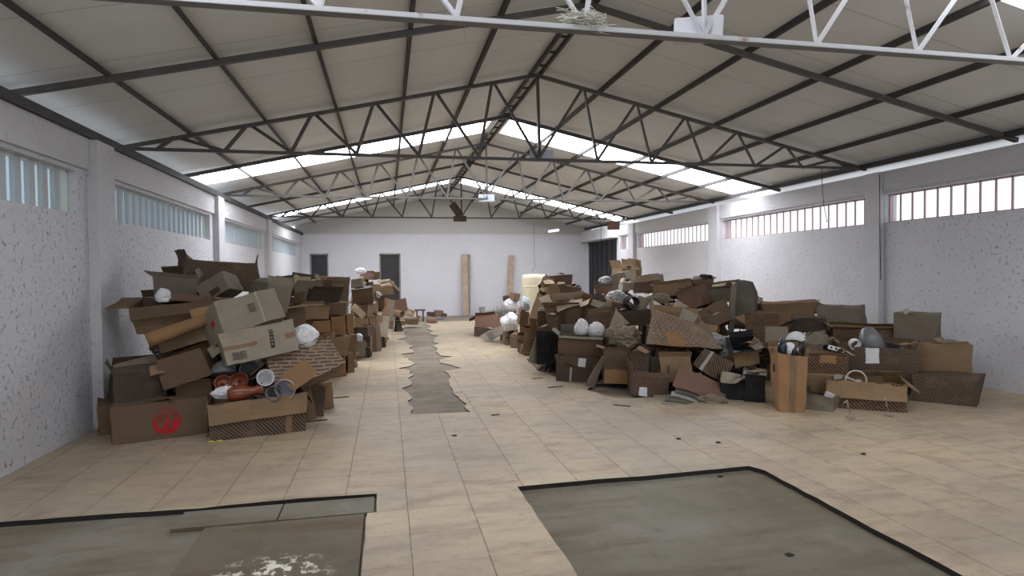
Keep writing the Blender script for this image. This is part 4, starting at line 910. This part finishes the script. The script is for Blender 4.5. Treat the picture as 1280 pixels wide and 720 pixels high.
# right near boxes
carton('printed box with a plain tan patch behind the tall orange carton', 1032, 457, 6.3, 48, 26, .4, (0, -2, -1), 'pr_brown', 'tan', {'f': (3, 120)}, tape=[(.36, .74, .6, 1, 'orange', 'f', 'plain tan patch')], j=.04)
carton('plain brown box under the printed box with the tan patch', 1033, 481, 6.2, 48, 23, .4, (0, -2, 0), 'tan', j=.04)
carton('low grey open box on the floor right of the tall orange carton', 1022, 509, 5.85, 36, 26, .4, (-3, -10, 8), 'grey', 'dark', {'f': (3, 110), 'r': (5, 95), 'l': (8, 120)}, j=.04)
carton('small white wrapped thing in the low grey open box', 1040, 497, 5.9, 8, 8, .1, (0, 20, 20), 'white', name='wrapped_packet', cat='packet')
carton('wide dark printed box at the near right with its pale top folded over', 1084, 502, 5.75, 86, 46, .5, (0, 4, -1), 'pr_brown', 'tan', {'f': (21, 262), 'r': (16, 220), 'b': (12, 30)}, seed=74, j=.04)
carton('big dark printed box with a white paper label at the right edge', 1096, 456, 6.4, 88, 42, .5, (0, 6, 0), 'pr_dark', 'brown', {'l': (10, 120), 'b': (8, 80), 'r': (8, 120)}, marks=[('label_sticker', .355, .52, .55, .97, 'white', 'f', 'white paper label')], seed=75, j=.03)
carton('printed box standing behind the white labelled one at the right edge', 1090, 428, 7.0, 84, 34, .5, (0, 6, 2), 'pr_brown', 'tan', {'l': (12, 150), 'f': (4, 150), 'b': (6, 40)}, seed=76, j=.05)
# fan guard ring with a crossbar
def torus(R_, r_, n1=40, n2=8):
    bm = bmd(); vs = [[bm.verts.new(((R_+r_*cos(2*pi*j/n2))*cos(2*pi*i/n1), r_*sin(2*pi*j/n2), (R_+r_*cos(2*pi*j/n2))*sin(2*pi*i/n1))) for j in range(n2)] for i in range(n1)]
    for i in range(n1):
        for j in range(n2): bm.faces.new((vs[i][j], vs[(i+1) % n1][j], vs[(i+1) % n1][(j+1) % n2], vs[i][(j+1) % n2]))
    return mk(bm, 'ring', True)
t = empty('fan_ring', label='thin white fan ring standing up behind the pale folded top at the near right', cat='fan'); p_, Mx = frame_at(1070, 475, 5.95, (0, 12, 0)); t.matrix_world = Matrix.Translation(p_) @ Mx
link('ring', torus(.105, .007), 'white', t)
bm = bmd(); bar(bm, (-.10, 0, .03), (.03, 0, -.02), .012, .012); bar(bm, (.03, 0, -.02), (.08, 0, -.06), .012, .012); link('spoke', mk(bm, 's'), 'white', t)
bm = bmd(); lathe(bm, [(.002, -.03), (.04, -.025), (.045, .01), (.03, .03), (.002, .035)]); me = mk(bm, 'h', True); me.transform(Matrix.Rotation(pi/2, 4, 'X')); me.transform(Matrix.Translation((.03, .03, -.04))); link('hub', me, 'bag_grey', t)
t = empty('white_collar', label='thick white plastic collar lying in the white labelled box', cat='ring'); p_, Mx = frame_at(1068, 430, 6.55, (20, 30, 10)); t.matrix_world = Matrix.Translation(p_) @ Mx
bm = bmd(); lathe(bm, [(.065, -.03), (.068, .03), (.056, .03), (.054, -.03), (.065, -.03)], 32); me = mk(bm, 'c', True); me.transform(Matrix.Rotation(pi/2, 4, 'X')); link('band', me, 'white', t)
bm = bmd(); box(bm, .06, .075, -.025, .025, -.015, .015); link('clip', mk(bm, 'c'), 'gplastic', t)
bm = bmd(); lathe(bm, [(.16, -.17), (.13, .05), (.075, .15), (.04, .17), (.002, .172)], 28)
place(mk(bm, 'cone'), 'grey_shade', 'grey cone shaped lamp shade leaning in the white labelled box', 'lamp shade', 1088, 426, 6.6, (-10, 0, -14), 'gplastic', sol=.005, sup=False)
bowl('black shallow pan at the right in the white labelled box', 1112, 436, 6.5, .15, .05, 'blackp', (10, 0, 4), name='black_pan', cat='pan')
# little twisted wire feet in front of the near right box
for i_, (u_, lb) in enumerate(((1060, 'left'), (1108, 'right'))):
    bm = bmd(); capped(tube(bm, [(-.05, 0, .17), (-.01, 0, .19), (0, 0, .12), (.02, -.01, .06), (-.03, 0, .02), (.03, -.02, .012), (.07, -.01, .012)], .008, 6), bm)
    p_ = at(u_, 524, 5.45); o = link('bent_wire', mk(bm, 'w', True), 'bag_grey', label='%s piece of bent pale wire on the floor before the near right box' % lb, cat='wire'); o.location = (p_.x, p_.y, 0)
rod('thin pale stick lying on the floor along the foot of the near right box', 1062, 525.5, 5.38, 1118, 524.5, 5.36, .007, 'wood', 'stick', 'stick', 6)
# continuation of the heaps beyond the picture's sides
carton('brown carton against the left wall beside the logo carton', 134, 530, 6.6, 20, 50, .4, (0, 0, 0), 'brown')
carton('tan carton on the brown one by the left wall', 146, 486, 7.0, 14, 34, .35, (0, 8, 2), 'tan')
carton('printed carton beyond the near right boxes on the floor', 1178, 500, 5.8, 70, 56, .5, (0, -6, 0), 'pr_dark')
carton('tan carton on the printed carton beyond the near right boxes', 1178, 450, 6.2, 66, 40, .5, (0, 8, 1), 'tan')
carton('grey carton near the right wall behind the others', 1145, 410, 6.6, 46, 36, .35, (0, -8, 2), 'grey')
# =============== hanging and roof objects ===============
def slabbox(lab, name, cat, u, v, Y, w, h, d, m, rot=(0, 0, 0), group=None):
    s = px2m(u, v, Y); bm = bmd(); box(bm, -w*s/2, w*s/2, -d/2, d/2, -h*s/2, h*s/2); bmesh.ops.bevel(bm, geom=bm.edges[:], offset=.006, segments=2, affect='EDGES')
    return place(mk(bm, name), name, lab, cat, u, v, Y, rot, m, smooth=False, sup=False, group=group)
M['lampbox'] = mat('white enamel', (.62, .63, .68), .5)
slabbox('white rectangular lamp housing on the nearest truss, right of centre', 'lamp_housing', 'lamp', 873, 38, 3.95, 59, 27, .12, 'lampbox', (0, 0, 3))
slabbox('pale grey lamp housing on the second truss right of the apex', 'lamp_housing', 'lamp', 677, 195, 8.62, 30, 13, .15, 'bplastic', (0, 0, 1))
slabbox('pale grey lamp housing on the third truss', 'lamp_housing', 'lamp', 608, 248, 13.27, 20, 9, .2, 'bplastic')
slabbox('dark square base box sitting on the farthest truss', 'dark_box', 'box', 575, 273.5, 17.85, 16, 6, .3, 'dark')
slabbox('dark box tilted up on the farthest truss above the base box', 'dark_box', 'box', 570, 262, 17.85, 17, 9, .25, 'dark', (0, 0, 55))
slabbox('small reddish box hanging under the roof near the black door', 'hanging_box', 'box', 767, 282, 16.6, 15, 10, .25, 'red')
slabbox('white tube lamp hanging below the far right roof slope', 'tube_lamp', 'lamp', 692, 288.5, 20.3, 14, 3.2, .08, 'white', (0, 0, -8))
# tuft of grey straw on the nearest truss
bm = bmd(); rt = random.Random(9)
for i_ in range(420):
    a = V((rt.gauss(0, .055), rt.gauss(0, .03), rt.gauss(0, .026))); d_ = V((rt.gauss(0, 1), rt.gauss(0, .6), rt.gauss(0, .45))).normalized()*rt.uniform(.03, .07)
    d_.x *= 1.7; d_.z *= .6; capped(tube(bm, [a, a+d_*.5+V((0, 0, rt.uniform(-.01, .01))), a+d_], .0028, 4), bm)
p_ = at(729, 27, 3.87)
M['straw'] = mat('grey straw', (.5, .5, .45), .9)
o = link('straw_tuft', mk(bm, 's'), 'straw', label='tuft of grey straw like a bird nest lodged on the nearest truss', cat='nest'); o.location = p_
# wires
def wire(lab, pts, r=.006, m='ink'):
    w_ = [at(*q) for q in pts]; c = w_[0].copy(); bm = bmd(); capped(tube(bm, [q-c for q in w_], r, 6), bm)
    o = link('hanging_wire', mk(bm, 'w', True), m, label=lab, cat='wire'); o.location = c
wire('thin wire hanging before the back wall above the cream tank', [(667.5, 278, 20.2), (667.8, 320, 20.2), (668.5, 333, 20.2), (665, 339, 20.2)])
wire('thin wire hanging before the black door', [(751, 276, 17.9), (751.5, 310, 17.9), (751, 325, 17.9)])
wire('dark cable dangling in front of the near right window', [(1027, 210, 8.5), (1028, 238, 8.4), (1030, 258, 8.4), (1034, 278, 8.4)], .005)
wire('dark cable running down the right hand pillar to a small bracket', [(1099.5, 218, 8.05), (1100, 300, 8.05), (1101, 350, 8.05)], .006)
wire('thin loose thread hanging under the nearest truss', [(581, 28, 3.87), (580, 42, 3.87), (582, 56, 3.87)], .0015, 'straw')
# small bits on the floor
for i_, (u_, v_, lb) in enumerate(((898, 553.5, 'dark crumb on the tiles behind the right floor recess'), (900, 596, 'dark crumb in the right floor recess near its far edge'), (848, 549, 'dark crumb left of the other crumb behind the right recess'), (987, 694, 'flat dark stain-like chip in the right floor recess'), (568, 545, 'dark chip on the tiles in the middle of the hall'), (1079, 568, 'dark chip on the tiles at the right of the hall'))):
    z_ = -TH if i_ in (1, 3) else 0; d_ = ray(u_, v_); p_ = V((0, 0, H))+d_*((z_-H)/d_.z); bm = bmd(); bmesh.ops.create_icosphere(bm, subdivisions=2, radius=.018)
    for x_ in bm.verts: x_.co = V((x_.co.x*1.4, x_.co.y, x_.co.z*.4+.005))*(1+.4*noise.noise(x_.co*60+V((i_, 0, 0))))
    o = link('debris_chip', mk(bm, 'c'), 'ink', label=lb, cat='debris'); o.location = p_
for i_, (u_, v_) in enumerate(((264, 553), (275, 552))):
    d_ = ray(u_, v_); p_ = V((0, 0, H))+d_*(-H/d_.z); bm = bmd(); bmesh.ops.create_icosphere(bm, subdivisions=2, radius=.03)
    for x_ in bm.verts: x_.co = V((x_.co.x*1.3, x_.co.y*.6, x_.co.z*.25+.006))*(1+.6*noise.noise(x_.co*50))
    M.setdefault('yellow', mat('yellow scrap', (.55, .5, .08), .7))
    o = link('yellow_scrap', mk(bm, 'c'), 'yellow', label='%s yellow scrap on the floor before the dark open box' % ('left', 'right')[i_], cat='scrap'); o.location = p_
for i_, (x_, y_, a_, l_) in enumerate(((1.13, 6.5, .1, .13), (2.63, 6.6, -.7, .28), (2.2, 7.9, .2, .3), (2.12, 8.6, .15, .22), (-.6, 7.9, .1, .3), (-.75, 6.7, .2, .3))):
    bm = bmd(); l_ *= .7; box(bm, -l_/2, l_/2, -.014, .012, 0, .008); me = mk(bm, 'c'); o = link('tile_chip', me, 'dark', label=('dark square chip beside the near end of the torn strip', 'dark splinter on the tiles before the bare patch at the right', 'dark sliver by the foot of the right heap, nearer one', 'dark sliver by the foot of the right heap, farther one', 'dark sliver right of the left stack', 'dark sliver right of the open dark box')[i_], cat='debris')
    o.location = (x_, y_, 0); o.rotation_euler.z = a_
# ---------------------------------------------------------------- heaps of loose scrap under and between the boxes
def heap(name, label, x0, x1, y0, y1, seed, lim):
    st = .09; nx, ny = int((x1-x0)/st), int((y1-y0)/st); H_ = [[0.0]*(ny+1) for _ in range(nx+1)]
    sd_ = 1 if seed == 3 else -1
    for org, Mx, w, d, h in items:
        c = org+(Mx @ V((0, 0, h/2)))
        ext = [(Mx @ V((sx*w/2, sy*d/2, sz*h/2))) for sx in (-1, 1) for sy in (-1, 1) for sz in (-1, 1)]
        zlo = c.z+min(e.z for e in ext); ex = max(e.x for e in ext)*.55; ey = max(e.y for e in ext)
        if zlo < .12: continue
        for i in range(nx+1):
            X = x0+i*st
            if abs(X-c.x) > ex+.05 or (X-c.x)*sd_ > ex*.35: continue
            for j in range(ny+1):
                Yy = y0+j*st
                if c.y < Yy < c.y+ey+.2: H_[i][j] = max(H_[i][j], zlo-.005)
    for _ in range(1):
        G = [r[:] for r in H_]
        for i in range(1, nx):
            for j in range(1, ny):
                a = [G[i+p][j+q] for p in (-1, 0, 1) for q in (-1, 0, 1)]; H_[i][j] = min(G[i][j], sum(a)/9*1.15)
    rn_ = random.Random(seed); bm = bmd(); vs = {}
    for i in range(nx+1):
        for j in range(ny+1):
            x, y, z = x0+i*st, y0+j*st, H_[i][j]
            if z > .05:
                x += rn_.uniform(-.03, .03); y += rn_.uniform(-.03, .03); z = max(.01, z-rn_.uniform(0, .08))
            vs[i, j] = bm.verts.new((x, y, z if z > .01 else -TH-.02))
    for i in range(nx):
        for j in range(ny):
            if max(H_[i][j], H_[i+1][j], H_[i+1][j+1], H_[i][j+1]) > .05:
                f = bm.faces.new((vs[i, j], vs[i+1, j], vs[i+1, j+1], vs[i, j+1])); f.material_index = rn_.choice((0, 0, 1, 0, 2))
    bmesh.ops.delete(bm, geom=[v for v in bm.verts if not v.link_faces], context='VERTS')
    # scraps of torn board lying on the mound
    cells = [(i, j) for i in range(1, nx) for j in range(1, ny) if H_[i][j] > .1]
    for _ in range(min(lim, len(cells)*2)):
        i, j = rn_.choice(cells); x, y, z = x0+i*st+rn_.uniform(-.04, .04), y0+j*st+rn_.uniform(-.04, .04), H_[i][j]
        a, b_ = rn_.uniform(.03, .10), rn_.uniform(.02, .07)
        Mr = Matrix.Translation((x, y, z+.005)) @ Matrix.Rotation(rn_.uniform(0, 6.3), 4, 'Z') @ Matrix.Rotation(rn_.uniform(-.9, .9), 4, 'X') @ Matrix.Rotation(rn_.uniform(-.5, .5), 4, 'Y')
        pts = [(-a, -b_, 0), (0, -b_*1.1, .02), (a, -b_*.8, 0), (a*.9, b_, .01), (0, b_, .025), (-a*.9, b_*.9, 0)]
        q = [bm.verts.new(Mr @ V(p_)) for p_ in pts]
        mi = rn_.choice((0, 0, 1, 3, 3, 4, 5, 6))
        for f in ((0, 1, 4, 5), (1, 2, 3, 4)): bm.faces.new([q[k] for k in f]).material_index = mi
    for org, Mx, w, d, h in items:
        if not (x0 < org.x < x1 and y0 < org.y < y1) or h < .12 or Mx == Matrix.Identity(4): continue
        for _ in range(rn_.choice((0, 1, 2, 3)) if seed == 5 else rn_.choice((0, 0, 1))):
            p0 = org+(Mx @ V((rn_.uniform(-.45, .45)*w, rn_.uniform(-.5, .3)*d, h))); a, b_ = rn_.uniform(.04, .12), rn_.uniform(.03, .08)
            Mr = Matrix.Translation(p0+V((0, 0, .02))) @ Matrix.Rotation(rn_.uniform(0, 6.3), 4, 'Z') @ Matrix.Rotation(rn_.uniform(-.7, .7), 4, 'X') @ Matrix.Rotation(rn_.uniform(-.5, .5), 4, 'Y')
            q = [bm.verts.new(Mr @ V(p_)) for p_ in [(-a, -b_, 0), (0, -b_*1.1, .02), (a, -b_*.8, 0), (a*.9, b_, .01), (0, b_, .025), (-a*.9, b_*.9, 0)]]
            mi = rn_.choice((0, 1, 3, 4, 5, 6))
            for f in ((0, 1, 4, 5), (1, 2, 3, 4)): bm.faces.new([q[k] for k in f]).material_index = mi
    me = bpy.data.meshes.new(name); bm.to_mesh(me); bm.free()
    link(name, me, ['brown', 'dark', 'black', 'tan', 'grey', 'pale', 'light'], label=label, cat='cardboard scraps', kind='stuff')
heap('cardboard_scraps', 'torn brown cardboard scraps filling the gaps of the left heap', XL+.12, .9, 5.9, 18.5, 3, 500)
heap('cardboard_scraps', 'torn brown cardboard scraps filling the gaps of the right heap', 1.8, XR-.12, 5.0, 15.5, 5, 2600)
# ---------------------------------------------------------------- light
w = bpy.data.worlds.new('overcast'); sc.world = w; w.use_nodes = True
nt = w.node_tree; bg = nt.nodes['Background']; bg.inputs[0].default_value = (.86, .92, 1, 1); bg.inputs[1].default_value = 1.2
def area(name, loc, rot, sx, sy, e, c=(1, 1, 1)):
    l = bpy.data.lights.new(name, 'AREA'); l.shape = 'RECTANGLE'; l.size = sx; l.size_y = sy; l.energy = e; l.color = c
    o = bpy.data.objects.new(name, l); col.objects.link(o); o.location = loc; o.rotation_euler = rot; return o
area('gateway_daylight', (2.3, YF+.1, 1.6), (pi/2, 0, 0), 7.2, 2.8, 55, (.95, .97, 1))  # added fill light in the unseen opening behind the camera
vs_ = sc.view_settings; sc.display_settings.display_device = 'sRGB'
vs_.view_transform = 'Standard'; vs_.look = 'None'; vs_.gamma = 1; vs_.use_curve_mapping = False; vs_.exposure = 0.24
sc.cycles.use_denoising = True; sc.cycles.max_bounces = 8; sc.cycles.diffuse_bounces = 6
